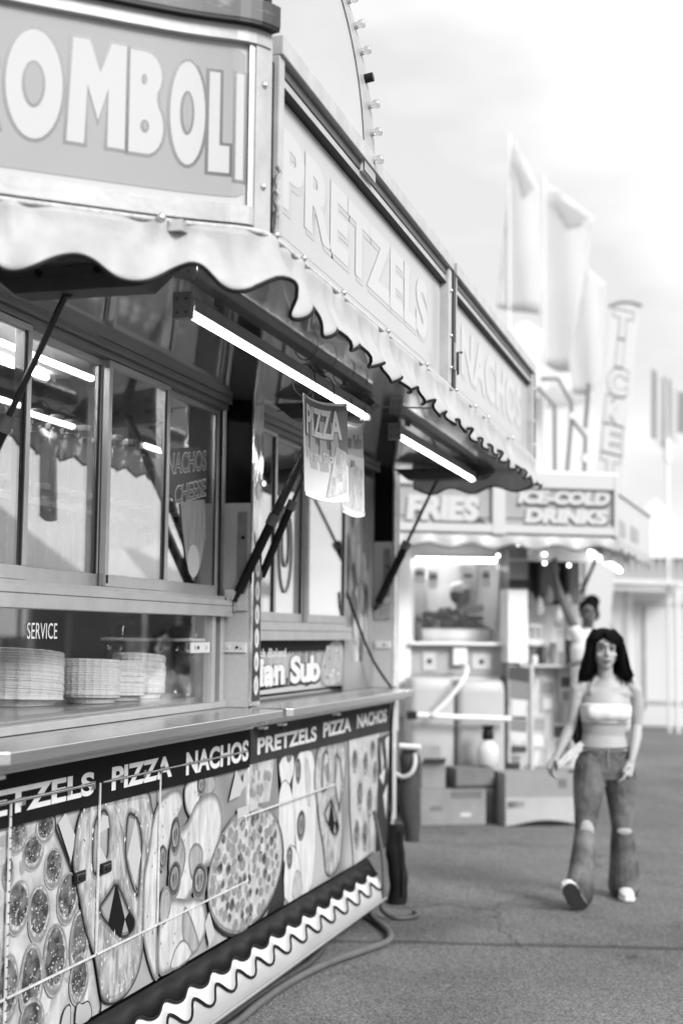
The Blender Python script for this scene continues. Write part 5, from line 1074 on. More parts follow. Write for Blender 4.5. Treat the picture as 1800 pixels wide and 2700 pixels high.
for i, (a, b, za, zb) in enumerate(((-1.44, -1.36, 6.10, 4.92), (-1.36, -1.26, 6.02, 4.80), (-1.26, -1.12, 5.95, 4.74), (-1.12, -1.0, 5.80, 4.85), (-1.0, -.86, 5.7, 5.0))): mb.slab([(a-.02, 24.3, zb), (b-.02, 24.3, zb-.05), (b, 24.3, za-.06), (a, 24.3, za)], (0, .01, 0), i % 2)
mb.build('cloth', [mat('stripe_grey', .42, .8, transl=.3), fl[0]], t); mb = MB(); mb.tube([(-1.2, 24.32, 0), (-1.2, 24.32, 5.9)], .03, 6); mb.tube([(-1.2, 24.32, 4.9), (-1.2, 24.32, 4.5)], .06, 6); mb.build('pole', polem, t)
t = root('ticket_sign', (-1.72, 19.05, 0), 'tall leaning sign with TICKETS lettered downwards, behind the trailers', 'sign')
def tk(u, z, k=0.0): return (-1.90 + (z-3.4)*.095 + u*.36, 19.05 - k, z)
mb = MB(); mb.slab([tk(0, 0), tk(1.0, 0), tk(1, 5.98), tk(0, 5.98)], (0, .06, 0)); mb.build('board', mat('ticket_board', .68, .5), t)
mb = MB(); mb.tube(cr([tk(-.1, 5.98), tk(.3, 6.03), tk(.8, 6.02), tk(1.15, 5.97)]), .025, 6); mb.build('top_bar', midgrey, t)
mb = MB(); h = .36
for i, ch in enumerate('TICKETS'):
    z1 = 5.90 - i*.385; lft = .30 - .03*i
    for k, (bd, mi, gr) in enumerate(((.08, 0, .03), (.04, 1, 0))):
        u0, u1 = (.38, .60) if ch == 'I' else (.14, .86); put_text(mb, ch, u0-gr, u1+gr, z1-h-gr, z1+gr, lambda u, z, k=k: tk(u, z - .10*(u-.5), .004 + .003*k), mi, bold=bd)
mb.build('lettering', [mat('ticket_outline', .30, .5), mat('ticket_letter', .68, .5)], t, recalc=False)
# white trailer with awning at the far right
t = root('white_trailer', (-.9, 25.6, 0), 'plain white box trailer in the distance at the right edge', 'trailer')
mb = MB(); mb.box((-2.02, 25.6, .0), (2.8, 28.0, 2.40), 0); mb.build('body', mat('distant_white', .70, .5), t, bevel=.03)
mb = MB(); mb.box((-2.05, 25.57, .42), (2.8, 25.6, .47)); mb.box((-2.05, 25.575, 2.12), (2.8, 25.6, 2.17)); mb.build('trim', palegrey, t)
mb = MB(); mb.box((-1.72, 25.585, .3), (-1.66, 25.6, 2.1)); mb.build('door_edge', midgrey, t)
t = root('ticket_booth', (-2.3, 24.6, 0), 'pale booth with a vent and flat canopy beside the white trailer', 'booth')
mb = MB(); mb.box((-2.75, 24.6, 0), (-1.86, 25.4, 2.35)); mb.build('wall', mat('booth_white', .72, .5), t)
mb = MB(); mb.box((-2.5, 24.585, 2.02), (-2.15, 24.6, 2.14), 0); mb.box((-2.35, 24.585, 1.55), (-2.12, 24.6, 1.8), 1); mb.box((-1.96, 24.58, .1), (-1.90, 24.6, 2.3), 1); mb.build('vent', [mat('vent_grey', .28, .5), palegrey], t)
mb = MB(); mb.slab([(-3.0, 24.1, 2.48), (-1.0, 24.1, 2.42), (-1.0, 24.1, 2.50), (-3.0, 24.1, 2.58)], (0, 1.4, 0)); mb.build('canopy', white, t)
mb = MB()
for i in range(18): x = -2.9 + i*.11; mb.slab([(x, 24.09, 2.55), (x+.07, 24.09, 2.55), (x+.07, 24.09, 2.75 + .08*(i % 3)), (x, 24.09, 2.75 + .06*((i+1) % 3))], (0, .02, 0))
mb.build('canopy_lettering', mat('canopy_mark', .48, .6), t)
mb = MB(); mb.tube([(-1.05, 24.15, 0), (-1.05, 24.15, 2.45)], .03, 6); mb.build('post', polem, t)
def far_stall(x, y, w, h, roof, lab):
    t = root('distant_stall', (x, y, 0), lab, 'stall', 'pale stalls in the distance'); mb = MB(); mb.box((x-w/2, y, 0), (x+w/2, y+2, h)); mb.build('wall', mat('stall_pale', .55, .6, amt=.1, scale=1), t)
    mb = MB(); cx_ = x; zz = h; a = [(x-w/2-.2, y-.3, zz), (x+w/2+.2, y-.3, zz), (x+w/2+.2, y+2.3, zz), (x-w/2-.2, y+2.3, zz)]; mb.add(a + [(x, y+1, zz+roof)], [(0,1,4), (1,2,4), (2,3,4), (3,0,4), (3,2,1,0)]); mb.build('roof', mat('stall_roof', .66, .6), t)
    mb = MB(); mb.box((x-w*.35, y-.02, h*.35), (x-w*.05, y, h*.75)); mb.box((x+w*.08, y-.02, h*.3), (x+w*.36, y, h*.8)); mb.build('hatch', mat('stall_hatch', .38, .6), t)
far_stall(-2.0, 34, 2.6, 3.4, 1.5, 'distant pale stall with a peaked roof, left of the striped flag')
far_stall(1.2, 36, 3.0, 3.6, 1.6, 'distant pale stall with a peaked roof at the right edge')
far_stall(-4.2, 40, 2.6, 4.6, 1.2, 'distant tall pale stall behind the far trailer')
# small bunting and box cluster below the flags
t = root('ride_top', (-3.0, 26.0, 0), 'faint pale ride roof with ornaments below the tallest flag', 'ride')
mb = MB(); mb.lathe([(1.3, 6.1), (1.2, 6.5), (.7, 7.2), (.1, 7.6)], (-4.0, 27, 0), 16); mb.build('dome', fl[0], t, recalc=False); mb = MB(); mb.tube([(-4.0, 27, 0), (-4.0, 27, 6.3)], .35, 10); mb.build('column', fl[0], t)
mb = MB()
for x, z in ((-3.1, 7.15), (-2.95, 6.75), (-3.0, 6.5)): mb.tube(cr([(x, 25.7, z), (x+.14, 25.7, z+.08), (x+.22, 25.7, z-.05), (x+.12, 25.7, z-.2), (x+.02, 25.7, z-.12)]), .025, 6)
mb.build('scroll_ornament', fl[1], t)

# ================================================================ STALLS ACROSS THE MIDWAY (out of view, added for the trailer glass to reflect)
ms_w = mat('midway_white', .62, .6, amt=.06, scale=1); ms_d = mat('midway_dark', .03, .7, amt=.4, scale=2); ms_m = mat('midway_grey', .25, .6, amt=.3, scale=1.5)
for i, (y, h, rf, col, lab) in enumerate(((13.2, 2.5, 1.1, 0, 'white peaked stall added for reflections, nearest the camera'), (17.4, 2.3, .7, 1, 'low grey stall added for reflections'), (21.2, 2.6, 1.4, 0, 'tall white peaked stall added for reflections'), (25.6, 2.4, .8, 1, 'grey stall added for reflections, second from the far end'), (30.0, 2.7, 1.3, 0, 'white peaked stall added for reflections, farthest away'))):
    x = 6.0 + .5*(i % 3); t = root('reflection_stall', (x, y, 0), lab, 'stall', 'stalls added for reflections')
    mb = MB(); mb.box((x, y-1.75, 0), (x+.08, y+1.75, 1.02)); mb.box((x+2.2, y-1.75, 0), (x+2.3, y+1.75, h)); mb.build('counter', ms_m if col else ms_w, t)
    mb = MB(); mb.box((x+1.4, y-1.7, 1.0), (x+1.5, y+1.7, h)); mb.build('back_wall', ms_d, t)
    mb = MB(); a = [(x-.25, y-1.9, h), (x+2.5, y-1.9, h), (x+2.5, y+1.9, h), (x-.25, y+1.9, h)]; mb.add(a + [(x+1.1, y-.3, h+rf), (x+1.1, y+.3, h+rf)], [(0,1,4), (1,2,5,4), (2,3,5), (3,0,4,5), (3,2,1,0)]); mb.box((x-.27, y-1.9, h-.28), (x-.25, y+1.9, h+.01), 0); mb.build('roof', ms_w, t)
    mb = MB()
    for k in (-1.7, -.1, 1.65): mb.box((x-.05, y+k, 0), (x, y+k+.06, h))
    mb.build('post', ms_w if i % 2 else ms_m, t)
    mb = MB(); 
    for k in range(5): q = random.Random(i*9+k); mb.box((x+.05, y-1.5+k*.62, 1.03), (x+.4, y-1.5+k*.62+q.uniform(.2, .45), 1.03+q.uniform(.15, .55)), k % 2)
    mb.build('goods', [ms_m, ms_w], t)
# ================================================================ PEOPLE
def blob(mb, pts, n=14, dome=1.0):
    """tapered limb: list of (x, y, z, rx, ry) rings following a path, rounded at both ends"""
    P_ = [Vector(p[:3]) for p in pts]; rings = []
    for i, p in enumerate(pts):
        a = P_[max(i-1, 0)]; b = P_[min(i+1, len(P_)-1)]; d = (b-a).normalized()
        u = Vector((1, 0, 0)); u = (u - d*u.dot(d)); u = u.normalized() if u.length > .2 else Vector((0, 1, 0)).cross(d).normalized(); w = d.cross(u).normalized()
        rx, ry = p[3], (p[4] if len(p) > 4 else p[3])
        rings.append((P_[i], u, w, rx, ry))
    out = []
    def R_(c, u, w, rx, ry, s): return [tuple(c + u*(rx*s*math.cos(2*math.pi*k/n)) + w*(ry*s*math.sin(2*math.pi*k/n))) for k in range(n)]
    c, u, w, rx, ry = rings[0]; d = (P_[0]-P_[1]).normalized(); m = min(rx, ry)*dome
    for f, s in ((.95, .25), (.7, .7), (.35, .93)): out.append(R_(c + d*m*f, u, w, rx, ry, s))
    for c, u, w, rx, ry in rings: out.append(R_(c, u, w, rx, ry, 1))
    c, u, w, rx, ry = rings[-1]; d = (P_[-1]-P_[-2]).normalized(); m = min(rx, ry)*dome
    for f, s in ((.35, .93), (.7, .7), (.95, .25)): out.append(R_(c + d*m*f, u, w, rx, ry, s))
    mb.loft(out)
def fuse(mb, name, m, parent, voxel=.006, smooth=3, sharp=False):
    """grow one continuous skin round overlapping volumes"""
    me = bpy.data.meshes.new('volume'); me.from_pydata(mb.v, [], mb.f)
    bm = bmesh.new(); bm.from_mesh(me); bmesh.ops.recalc_face_normals(bm, faces=bm.faces); bm.to_mesh(me); bm.free()
    ob = bpy.data.objects.new('volume', me); COL.objects.link(ob); r = ob.modifiers.new('r', 'REMESH'); r.mode = 'VOXEL'; r.voxel_size = voxel; r.use_smooth_shade = True
    s = ob.modifiers.new('s', 'SMOOTH'); s.factor = .5; s.iterations = smooth
    bpy.context.view_layer.update(); dg = bpy.context.evaluated_depsgraph_get(); out = bpy.data.meshes.new_from_object(ob.evaluated_get(dg)); bpy.data.objects.remove(ob); bpy.data.meshes.remove(me)
    out.name = name; out.materials.clear()
    for q in (m if isinstance(m, (list, tuple)) else [m]): out.materials.append(q)
    out.polygons.foreach_set('use_smooth', [True]*len(out.polygons))
    o = bpy.data.objects.new(name, out); COL.objects.link(o); o.parent = parent; OFF[o] = Vector((0,0,0)); return o
def hand(mb, w, d, palm_n, thumb, curl=.35, s=1.0):
    """palm with four bent fingers and a thumb; w wrist, d direction, palm_n palm normal, thumb side vector"""
    w, d, pn, th = Vector(w), Vector(d).normalized(), Vector(palm_n).normalized(), Vector(thumb).normalized()
    k = w + d*.085*s
    blob(mb, [(*w, .024*s, .018*s), (*(w + d*.04*s), .034*s, .016*s), (*k, .037*s, .014*s)], 10)
    for i, ln in enumerate((.072, .080, .074, .058)):
        b = k + th*(.027 - .018*i)*s; c = curl*(1 + .12*i); p1 = b + (d*math.cos(c*.6) + pn*math.sin(c*.6))*ln*.45*s; p2 = p1 + (d*math.cos(c*1.6) + pn*math.sin(c*1.6))*ln*.33*s; p3 = p2 + (d*math.cos(c*2.5) + pn*math.sin(c*2.5))*ln*.24*s
        mb.tube([b - d*.01*s, b, p1, p2, p3], [.009*s, .0088*s, .0078*s, .0072*s, .0055*s], 8)
    b = w + d*.03*s + th*.022*s; p1 = b + (d*.6 + th*.75 + pn*.15).normalized()*.036*s; p2 = p1 + (d*.9 + th*.3 + pn*.35).normalized()*.03*s
    mb.tube([b, p1, p2], [.013*s, .0095*s, .0065*s], 8)
skin_l = mat('skin_light', .37, .5, amt=.05, scale=10, spec=.35); skin_d = mat('skin_brown', .13, .5, amt=.08, scale=10, spec=.35)
hair_k = mat('black_hair', .004, .7, amt=.5, scale=60, stretch=(3, 3, .25), bump=.2, bscale=120, spec=.06)
feat_d = mat('eye_dark', .015, .3); feat_m = mat('brow_dark', .03, .6); lip_m = mat('lips', .16, .4); eye_w = mat('eye_white', .55, .3)
denim = mat('faded_denim', .045, .8, amt=.35, scale=5, detail=8, v2=.19, bump=.7, bscale=13, spec=.15)
denim_f = mat('worn_denim_patch', .34, .85, amt=.2, scale=20, bump=.2, bscale=40)
def head(mb, x, y, z, s=1.0):
    mb.sphere((x, y+.015, z+.035*s), .074*s, .094*s, .088*s, 18, 12); mb.sphere((x, y-.018*s, z-.030*s), .062*s, .070*s, .078*s, 18, 12); mb.sphere((x, y-.044*s, z-.082*s), .034*s, .034*s, .028*s, 14, 9)
    for q in (-1, 1): mb.sphere((x+q*.042*s, y-.052*s, z-.022*s), .022*s, .024*s, .022*s, 12, 8); mb.sphere((x+q*.076*s, y+.012*s, z-.008*s), .010*s, .018*s, .030*s, 10, 8)
    mb.tube([(x, y-.082*s, z+.022*s), (x, y-.092*s, z-.002*s), (x, y-.101*s, z-.020*s), (x, y-.088*s, z-.030*s)], [.007*s, .0085*s, .0115*s, .009*s], 8)
    mb.sphere((x, y-.083*s, z-.060*s), .022*s, .014*s, .012*s, 10, 7)
    mb.tube([(x-.04*s, y-.074*s, z+.034*s), (x, y-.085*s, z+.038*s), (x+.04*s, y-.074*s, z+.034*s)], .010*s, 8)
def face(parent, x, y, z, s=1.0):
    for q in (-1, 1):
        mb = MB(); mb.sphere((x+q*.033*s, y-.079*s, z+.012*s), .0145*s, .007*s, .0075*s, 12, 8, 0); mb.sphere((x+q*.033*s, y-.0855*s, z+.012*s), .0066*s, .003*s, .0066*s, 10, 7, 1)
        mb.tube([(x+q*.017*s, y-.083*s, z+.016*s), (x+q*.033*s, y-.086*s, z+.0215*s), (x+q*.050*s, y-.077*s, z+.017*s)], .0032*s, 6, 1); mb.build('eye', [eye_w, feat_d], parent)
        mb = MB(); mb.tube([(x+q*.014*s, y-.092*s, z+.040*s), (x+q*.034*s, y-.091*s, z+.046*s), (x+q*.056*s, y-.076*s, z+.038*s)], [.0035*s, .0042*s, .002*s], 6); mb.build('eyebrow', feat_m, parent)
    mb = MB(); mb.tube([(x-.024*s, y-.090*s, z-.056*s), (x-.010*s, y-.099*s, z-.052*s), (x, y-.100*s, z-.054*s), (x+.010*s, y-.099*s, z-.052*s), (x+.024*s, y-.090*s, z-.056*s)], [.002*s, .0052*s, .0048*s, .0052*s, .002*s], 8); mb.tube([(x-.020*s, y-.091*s, z-.060*s), (x, y-.099*s, z-.0655*s), (x+.020*s, y-.091*s, z-.060*s)], [.002*s, .0068*s, .002*s], 8); mb.build('lips', lip_m, parent)

# -- walking woman
W = root('person', (-0.828, 8.76, 0), 'woman with long black hair, white bandeau top and flared jeans, walking towards the camera', 'person', rz=R(15.8), local=True)
mb = MB()
blob(mb, [(.012, .005, .88, .150, .10), (.012, .005, .935, .136, .090), (.012, .005, .975, .124, .084), (.014, .0, 1.03, .130, .086), (.020, -.002, 1.10, .140, .096), (.024, .0, 1.16, .142, .096), (.028, .010, 1.21, .138, .082), (.030, .016, 1.25, .118, .068), (.029, .018, 1.285, .085, .056), (.027, .018, 1.31, .058, .050)], 32)
for q in (-1, 1): mb.sphere((.022+q*.066, -.060, 1.105), .064, .050, .055, 16, 11)
blob(mb, [(.026, .02, 1.27, .056, .054), (.022, .014, 1.33, .047, .050), (.018, .008, 1.40, .047, .052)], 18)
for q, e in ((-1, -.152), (1, .208)):
    blob(mb, [(.028 + q*.01, .022, 1.318, .030, .036), (.029 + q*.075, .022, 1.292, .034, .034), ((.029+e)/2 + q*.035, .020, 1.272, .040, .040), (e, .018, 1.240, .041, .043)], 18)
    blob(mb, [(.03 + q*.03, -.012, 1.225, .04, .055), (.03 + q*.10, -.004, 1.222, .044, .052), (e - q*.012, .012, 1.212, .038, .042)], 18)
blob(mb, [(-.150, .018, 1.238, .041, .043), (-.163, .02, 1.15, .038, .041), (-.184, .028, 1.03, .033, .036), (-.210, .012, .975, .035, .035), (-.246, -.01, .91, .028, .029), (-.280, -.03, .845, .021, .020)], 18)
blob(mb, [(.208, .018, 1.236, .042, .044), (.218, .022, 1.15, .039, .042), (.214, .032, 1.03, .034, .037), (.202, .0, .965, .036, .036), (.178, -.05, .89, .029, .029), (.156, -.085, .825, .021, .021)], 18)
hand(mb, (-.280, -.03, .845), (-.45, -.15, -1), (.6, -.5, -.3), (.35, -.9, .1), .75)
hand(mb, (.156, -.085, .825), (-.42, -.28, -1), (-.7, .6, .1), (-.4, -.85, .2), .40)
head(mb, .016, 0.0, 1.475)
fuse(mb, 'body', skin_l, W, .0046, 7)
face(W, .016, 0.0, 1.475)
# hair: cap, two long falls over the shoulders, wispy fringe
mb = MB()
mb.sphere((.016, .030, 1.535), .088, .100, .082, 20, 12); mb.sphere((.016, .058, 1.475), .092, .080, .11, 18, 12)
blob(mb, [(-.040, .03, 1.572, .030, .05), (-.074, -.01, 1.535, .026, .055), (-.082, -.010, 1.47, .024, .055), (-.090, .004, 1.40, .036, .055), (-.100, .012, 1.345, .040, .050), (-.110, .020, 1.30, .034, .040), (-.118, .024, 1.265, .014, .02)], 14)
blob(mb, [(.072, .03, 1.572, .030, .05), (.106, -.01, 1.535, .026, .055), (.114, -.008, 1.47, .025, .052), (.124, .006, 1.40, .034, .052), (.138, .014, 1.345, .038, .048), (.152, .022, 1.305, .030, .038), (.162, .026, 1.275, .012, .02)], 14)
blob(mb, [(.016, .07, 1.45, .10, .05), (.016, .075, 1.36, .105, .045), (.016, .075, 1.25, .10, .035), (.016, .07, 1.12, .085, .025)], 14)
for i, (a, b, zt, dx) in enumerate(((.006, .0, 1.535, .020), (.014, .0, 1.520, .030), (.024, .0, 1.508, .036), (.038, .0, 1.500, .038), (.052, .0, 1.492, .036), (-.010, .0, 1.555, -.040), (-.022, .0, 1.535, -.050))):
    mb.tube([(a, -.020, 1.592), (a+dx*.4, -.064, 1.576), (a+dx*.8, -.088, 1.546), (a+dx, -.092, zt)], [.014, .012, .010, .004], 7)
fuse(mb, 'hair', hair_k, W, .006, 4)
mb = MB()
g = random.Random(5)
for i in range(170):
    q = -1 if i % 2 else 1; x = .022 + q*g.uniform(.070, .135); mb.tube([(.016+(x-.016)*.82, -.02+g.uniform(-.03, .06), 1.52), (x, -.030+g.uniform(-.02, .05), 1.42), (x + q*g.uniform(-.01, .035), -.01+g.uniform(-.03, .05), 1.33), (x + q*g.uniform(-.02, .06), .0+g.uniform(-.03, .05), 1.30-g.uniform(0, .075))], [.003, .004, .003, .0006], 5)
mb.build('hair_strands', hair_k, W)
# bandeau top
mb = MB()
blob(mb, [(.020, -.002, 1.050, .146, .100), (.021, -.004, 1.10, .156, .112), (.023, .0, 1.150, .156, .110)], 24, .12)
for q in (-1, 1): mb.sphere((.022+q*.066, -.068, 1.104), .074, .058, .056, 16, 10)
blob(mb, [(-.075, -.080, 1.105, .046, .040), (.022, -.094, 1.105, .046, .040), (.12, -.080, 1.105, .046, .040)], 14)
fuse(mb, 'bandeau_top', mat('white_knit', .66, .8, bump=.06, bscale=160, amt=.02), W, .006, 4)
# flared jeans
mb = MB()
blob(mb, [(.012, .003, .897, .142, .106), (.012, .008, .865, .152, .108), (.014, .012, .81, .170, .120), (.016, .012, .755, .180, .122), (.018, .010, .71, .165, .110)], 22, .12)
blob(mb, [(-.070, .0, .78, .100, .110), (-.082, -.02, .70, .100, .108), (-.100, -.055, .60, .086, .094), (-.116, -.095, .50, .070, .076), (-.130, -.125, .42, .060, .066), (-.142, -.165, .34, .066, .072), (-.163, -.225, .23, .074, .082), (-.188, -.290, .125, .083, .09), (-.198, -.310, .085, .086, .092)], 16)
blob(mb, [(.100, .01, .78, .100, .112), (.108, .012, .70, .100, .108), (.114, .014, .60, .088, .094), (.116, .010, .50, .074, .078), (.117, .006, .42, .065, .068), (.124, .035, .33, .074, .078), (.138, .070, .22, .085, .090), (.144, .095, .12, .094, .102), (.146, .105, .065, .098, .108)], 16)
jn = fuse(mb, 'jeans', denim, W, .0065, 3)
mb = MB(); mb.sphere((-.126, -.180, .435), .030, .012, .038, 12, 8, 0); mb.sphere((-.128, -.178, .43), .044, .012, .058, 12, 8, 1); mb.sphere((.118, -.056, .41), .034, .012, .012, 12, 8, 0); mb.sphere((.118, -.054, .408), .046, .012, .024, 12, 8, 1); mb.sphere((-.096, -.108, .61), .035, .012, .09, 12, 8, 1)
mb.build('torn_knee', [skin_l, denim_f], jn)
mb = MB(); mb.tube([(.014, -.108, .90), (.015, -.118, .85), (.016, -.122, .79)], .0022, 6); mb.tube([(-.10, -.088, .868), (-.06, -.107, .835), (-.03, -.115, .865)], .0015, 6); mb.tube([(.125, -.092, .868), (.085, -.11, .835), (.055, -.115, .865)], .0015, 6); mb.lathe([(.008, 0), (.008, .004)], (.014, -.106, .885), 10, ax='Y'); mb.build('jeans_stitching', mat('denim_stitch', .3, .7), jn)
mb = MB(); ring = [(.012 + .146*math.cos(k*math.pi/16), .003 + .110*math.sin(k*math.pi/16)) for k in range(32)]; mb.tube([(x, y, .900) for x, y in ring], .0045, 6, 0, closed=True); mb.build('waistband', denim, jn)
# shoes: heel strike on the forward foot with the sole showing, flat rear foot
shoe_w = mat('white_canvas_shoe', .68, .6); sole_d = mat('dark_outsole', .03, .6, amt=.2, scale=30)
def shoe(heel, toe, upv, name):
    h, t_, u = Vector(heel), Vector(toe), Vector(upv).normalized(); d = (t_-h).normalized(); sd_ = d.cross(u).normalized(); u = sd_.cross(d).normalized(); ln = (t_-h).length
    mb = MB(); rings = []
    for f, w, hh in ((-.02, .55, .6), (.03, .85, 1), (.2, .95, 1.15), (.4, .95, 1.05), (.62, 1.12, .72), (.8, 1.12, .52), (.94, .85, .42), (1.0, .45, .32)):
        c = h + d*ln*f; rings.append([tuple(c + sd_*(.038*w*math.cos(2*math.pi*k/14)) + u*(.012 + .030*hh*(1+math.sin(2*math.pi*k/14)))) for k in range(14)])
    mb.loft(rings); s = mb.build(name, shoe_w, W)
    mb = MB(); b = []
    for f, w in ((-.03, .6), (0, .85), (.08, 1.0), (.25, .98), (.45, .98), (.65, 1.18), (.82, 1.18), (.95, .9), (1.03, .45)): b.append((f, w))
    L_ = [h + d*ln*f + sd_*.040*w for f, w in b] + [h + d*ln*f - sd_*.040*w for f, w in b[::-1]]
    mb.slab([p - u*.006 for p in L_], u*.020, 0); so = mb.build('sole', shoe_w, s, bevel=.003); mb = MB(); mb.slab([h + (p-h)*.97 - u*.010 for p in L_], u*.0038, 0); mb.build('outsole', sole_d, s)
shoe((-.186, -.360, .014), (-.300, -.485, .170), (-.35, .75, .65), 'shoe')
shoe((.142, .135, .012), (.130, -.10, .012), (0, 0, 1), 'shoe')
mb = MB(); mb.tube([(.100, -.002, 1.478), (.101, -.006, 1.462)], .006, 6); mb.lathe([(.003, -.016), (.013, -.009), (.016, 0), (.013, .009), (.003, .016)], (.102, -.012, 1.428), 12); mb.tube([(.101, -.006, 1.462), (.102, -.012, 1.442)], .003, 5); mb.build('earring', mat('pearl', .85, .2), W)
# things she carries
t = root('pouch', (-0.828, 8.76, 0), 'pale scalloped pouch in the walking woman\'s hand', 'pouch', rz=R(15.8), local=True)
mb = MB(); a, b = Vector((-.290, -.075, .80)), Vector((-.135, -.035, .935)); d = (b-a); nrm = Vector((.62, 0, -.72)).normalized(); n_ = 40; up_, lo_ = [], []
for i in range(n_+1): f = i/n_; c = a + d*f; up_.append(c - nrm*.008*math.sin(math.pi*f)); lo_.append(c + nrm*(.030 + .022*f + .005*math.sin(i*1.57)))
mb.slab(up_ + lo_[::-1], Vector((.10, -1, .05)).normalized()*-.020); mb.build('pouch_body', mat('pale_woven', .52, .8, amt=.25, scale=60, bump=.5, bscale=80), t, bevel=.003)
t = root('handbag', (-0.828, 8.76, 0), 'small black bag tucked behind the walking woman\'s elbow', 'bag', rz=R(15.8), local=True)
mb = MB(); blob(mb, [(-.135, .10, 1.10, .020, .03), (-.140, .10, 1.04, .040, .035), (-.142, .09, .98, .042, .035), (-.136, .085, .93, .025, .03)], 12); mb.build('bag_body', mat('black_leather', .006, .45), t)
mb = MB(); mb.tube(cr([(-.135, .10, 1.10), (-.12, .10, 1.2), (-.08, .085, 1.295), (-.07, .06, 1.305)]), .006, 6); mb.build('strap', mat('black_leather', .006, .45), t)

# -- stall worker reaching up at the drinks opening (her floor is the trailer's, 0.43 m up)
def fl_(x, y, z): return (x, y, z)
K = root('person', fw(1.66, .45, .43), 'woman in long white shirt, dark hair in a bun, reaching up at the drinks counter', 'person', rz=BANG, local=True)
mb = MB()
head(mb, .045, .0, 1.335, .95); blob(mb, [(.05, .02, 1.17, .05, .05), (.05, .012, 1.26, .046, .048)], 12)
blob(mb, [(-.04, .0, 1.145, .05, .05), (-.12, -.03, 1.25, .042, .042), (-.185, -.05, 1.375, .036, .036), (-.225, -.05, 1.47, .034, .034), (-.262, -.04, 1.60, .026, .026), (-.280, -.03, 1.68, .022, .022)], 12); hand(mb, (-.280, -.03, 1.68), (-.15, 0, 1), (.3, -1, 0), (.9, 0, .1), .3)
blob(mb, [(.13, -.02, 1.12, .05, .05), (.15, -.08, .98, .038, .038), (.10, -.16, .90, .034, .034), (-.10, -.18, .905, .026, .026)], 12); hand(mb, (-.10, -.18, .905), (-1, -.1, .0), (0, 0, -1), (-.2, -1, 0), .5)
blob(mb, [(.02, .02, .55, .09, .09), (.02, .02, .30, .07, .07), (.02, .02, .06, .05, .05)], 12); blob(mb, [(.02, .0, .04, .05, .05), (.02, -.12, .03, .045, .035)], 10)
fuse(mb, 'body', skin_d, K, .008, 3); face(K, .045, 0, 1.335, .95)
mb = MB(); mb.sphere((.060, .03, 1.385), .090, .10, .085, 16, 10); mb.sphere((.10, .05, 1.445), .072, .070, .066, 14, 10); mb.sphere((.115, .04, 1.33), .05, .07, .06, 12, 9); fuse(mb, 'hair', hair_k, K, .008, 2)
mb = MB(); blob(mb, [(.02, .02, .40, .125, .10), (.02, .02, .60, .135, .105), (.03, .02, .85, .14, .105), (.03, .015, 1.02, .15, .105), (.035, .02, 1.13, .12, .08), (.045, .02, 1.175, .06, .06)], 18); blob(mb, [(-.05, .0, 1.125, .07, .065), (-.10, -.02, 1.20, .058, .055)], 12); blob(mb, [(.11, .0, 1.12, .065, .065), (.145, -.03, 1.03, .058, .055)], 12)
fuse(mb, 'long_shirt', mat('white_shirt', .68, .8, amt=.05, scale=7, bump=.3, bscale=12), K, .009, 3)
# -- worker in a white cap inside the window
K2 = root('person', fw(.735, 1.15, .44), 'worker in a white cap and shirt behind the far trailer window', 'person', rz=BANG+.5, local=True)
mb = MB(); head(mb, 0, 0, 1.50, .95); blob(mb, [(0, .02, 1.33, .05, .05), (0, .012, 1.42, .046, .048)], 12); blob(mb, [(-.17, .02, 1.22, .045, .045), (-.20, 0, 1.05, .038, .038), (-.15, -.12, .98, .03, .03)], 10); blob(mb, [(.17, .02, 1.22, .045, .045), (.20, 0, 1.05, .038, .038), (.15, -.12, .98, .03, .03)], 10); hand(mb, (-.15, -.12, .98), (.2, -1, 0), (0, 0, -1), (1, 0, 0), .4); hand(mb, (.15, -.12, .98), (-.2, -1, 0), (0, 0, -1), (-1, 0, 0), .4); blob(mb, [(0, .02, .8, .12, .09), (0, .02, .4, .10, .09), (0, .02, .05, .08, .08)], 12)
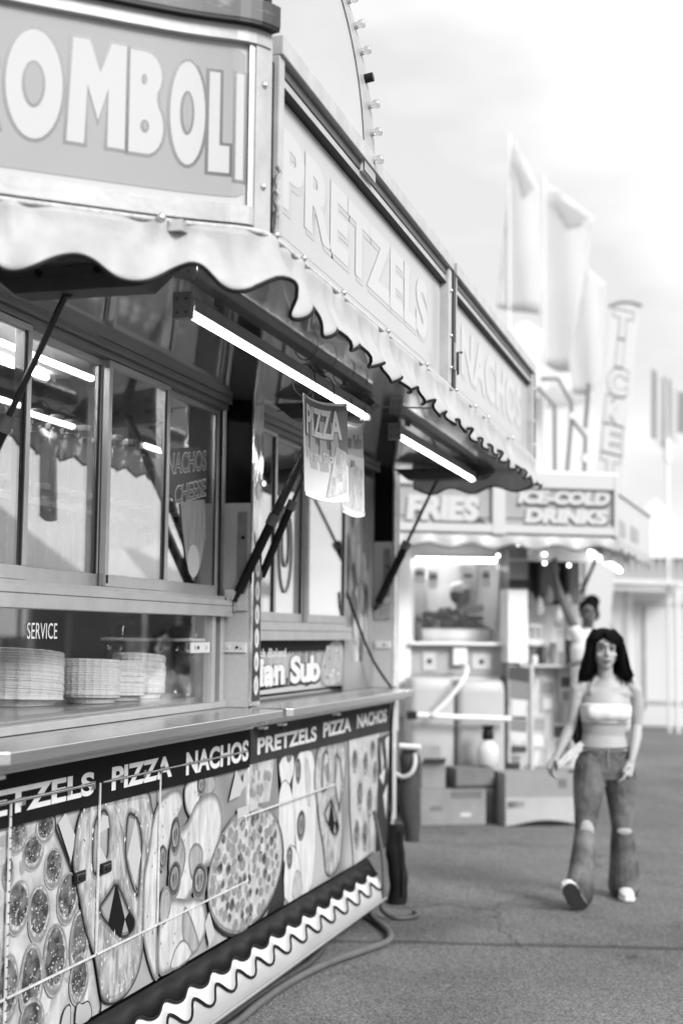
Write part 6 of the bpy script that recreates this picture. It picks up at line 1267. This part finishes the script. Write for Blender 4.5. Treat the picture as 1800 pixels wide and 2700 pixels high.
fuse(mb, 'body', skin_d, K2, .009, 3); face(K2, 0, 0, 1.50, .95)
mb = MB(); mb.sphere((0, .035, 1.49), .085, .09, .085, 14, 10); fuse(mb, 'hair', hair_k, K2, .009, 2)
mb = MB(); mb.sphere((0, .015, 1.56), .092, .105, .062, 16, 10); mb.loft([[(.075*math.cos(k*math.pi/8)*s_, -.10 + .09*math.sin(k*math.pi/8)*s_, 1.548 + z) for k in range(16)] for s_, z in ((1, 0), (1.02, .008), (.9, .012))]); mb.build('cap', white, K2)
mb = MB(); blob(mb, [(0, .02, .75, .16, .11), (0, .02, 1.0, .155, .11), (0, .02, 1.2, .165, .10), (0, .02, 1.29, .12, .07), (0, .02, 1.335, .06, .055)], 18); fuse(mb, 'shirt', mat('white_shirt', .68, .8), K2, .009, 3)
# -- second worker, mostly hidden by the window post
K3 = root('person', fw(.14, .95, .44), 'dark haired worker half hidden behind the far trailer window post', 'person', rz=BANG+2.2, local=True)
mb = MB(); head(mb, 0, 0, 1.46, .95); blob(mb, [(0, .02, 1.29, .05, .05), (0, .012, 1.38, .046, .048)], 12); blob(mb, [(0, .02, .05, .08, .08), (0, .02, .8, .12, .09)], 12); blob(mb, [(-.16, .02, 1.2, .045, .045), (-.19, .0, .95, .03, .03)], 10); blob(mb, [(.16, .02, 1.2, .045, .045), (.19, .0, .95, .03, .03)], 10); hand(mb, (-.19, 0, .95), (0, 0, -1), (1, 0, 0), (0, -1, 0)); hand(mb, (.19, 0, .95), (0, 0, -1), (-1, 0, 0), (0, -1, 0)); fuse(mb, 'body', skin_d, K3, .010, 3); face(K3, 0, 0, 1.46, .95)
mb = MB(); mb.sphere((0, .03, 1.50), .092, .10, .085, 14, 10); mb.sphere((0, .06, 1.42), .08, .06, .10, 14, 10); fuse(mb, 'hair', hair_k, K3, .009, 2)
mb = MB(); blob(mb, [(0, .02, .75, .15, .11), (0, .02, 1.0, .15, .11), (0, .02, 1.18, .16, .10), (0, .02, 1.28, .06, .06)], 16); fuse(mb, 'shirt', mat('grey_shirt', .3, .8), K3, .010, 3)
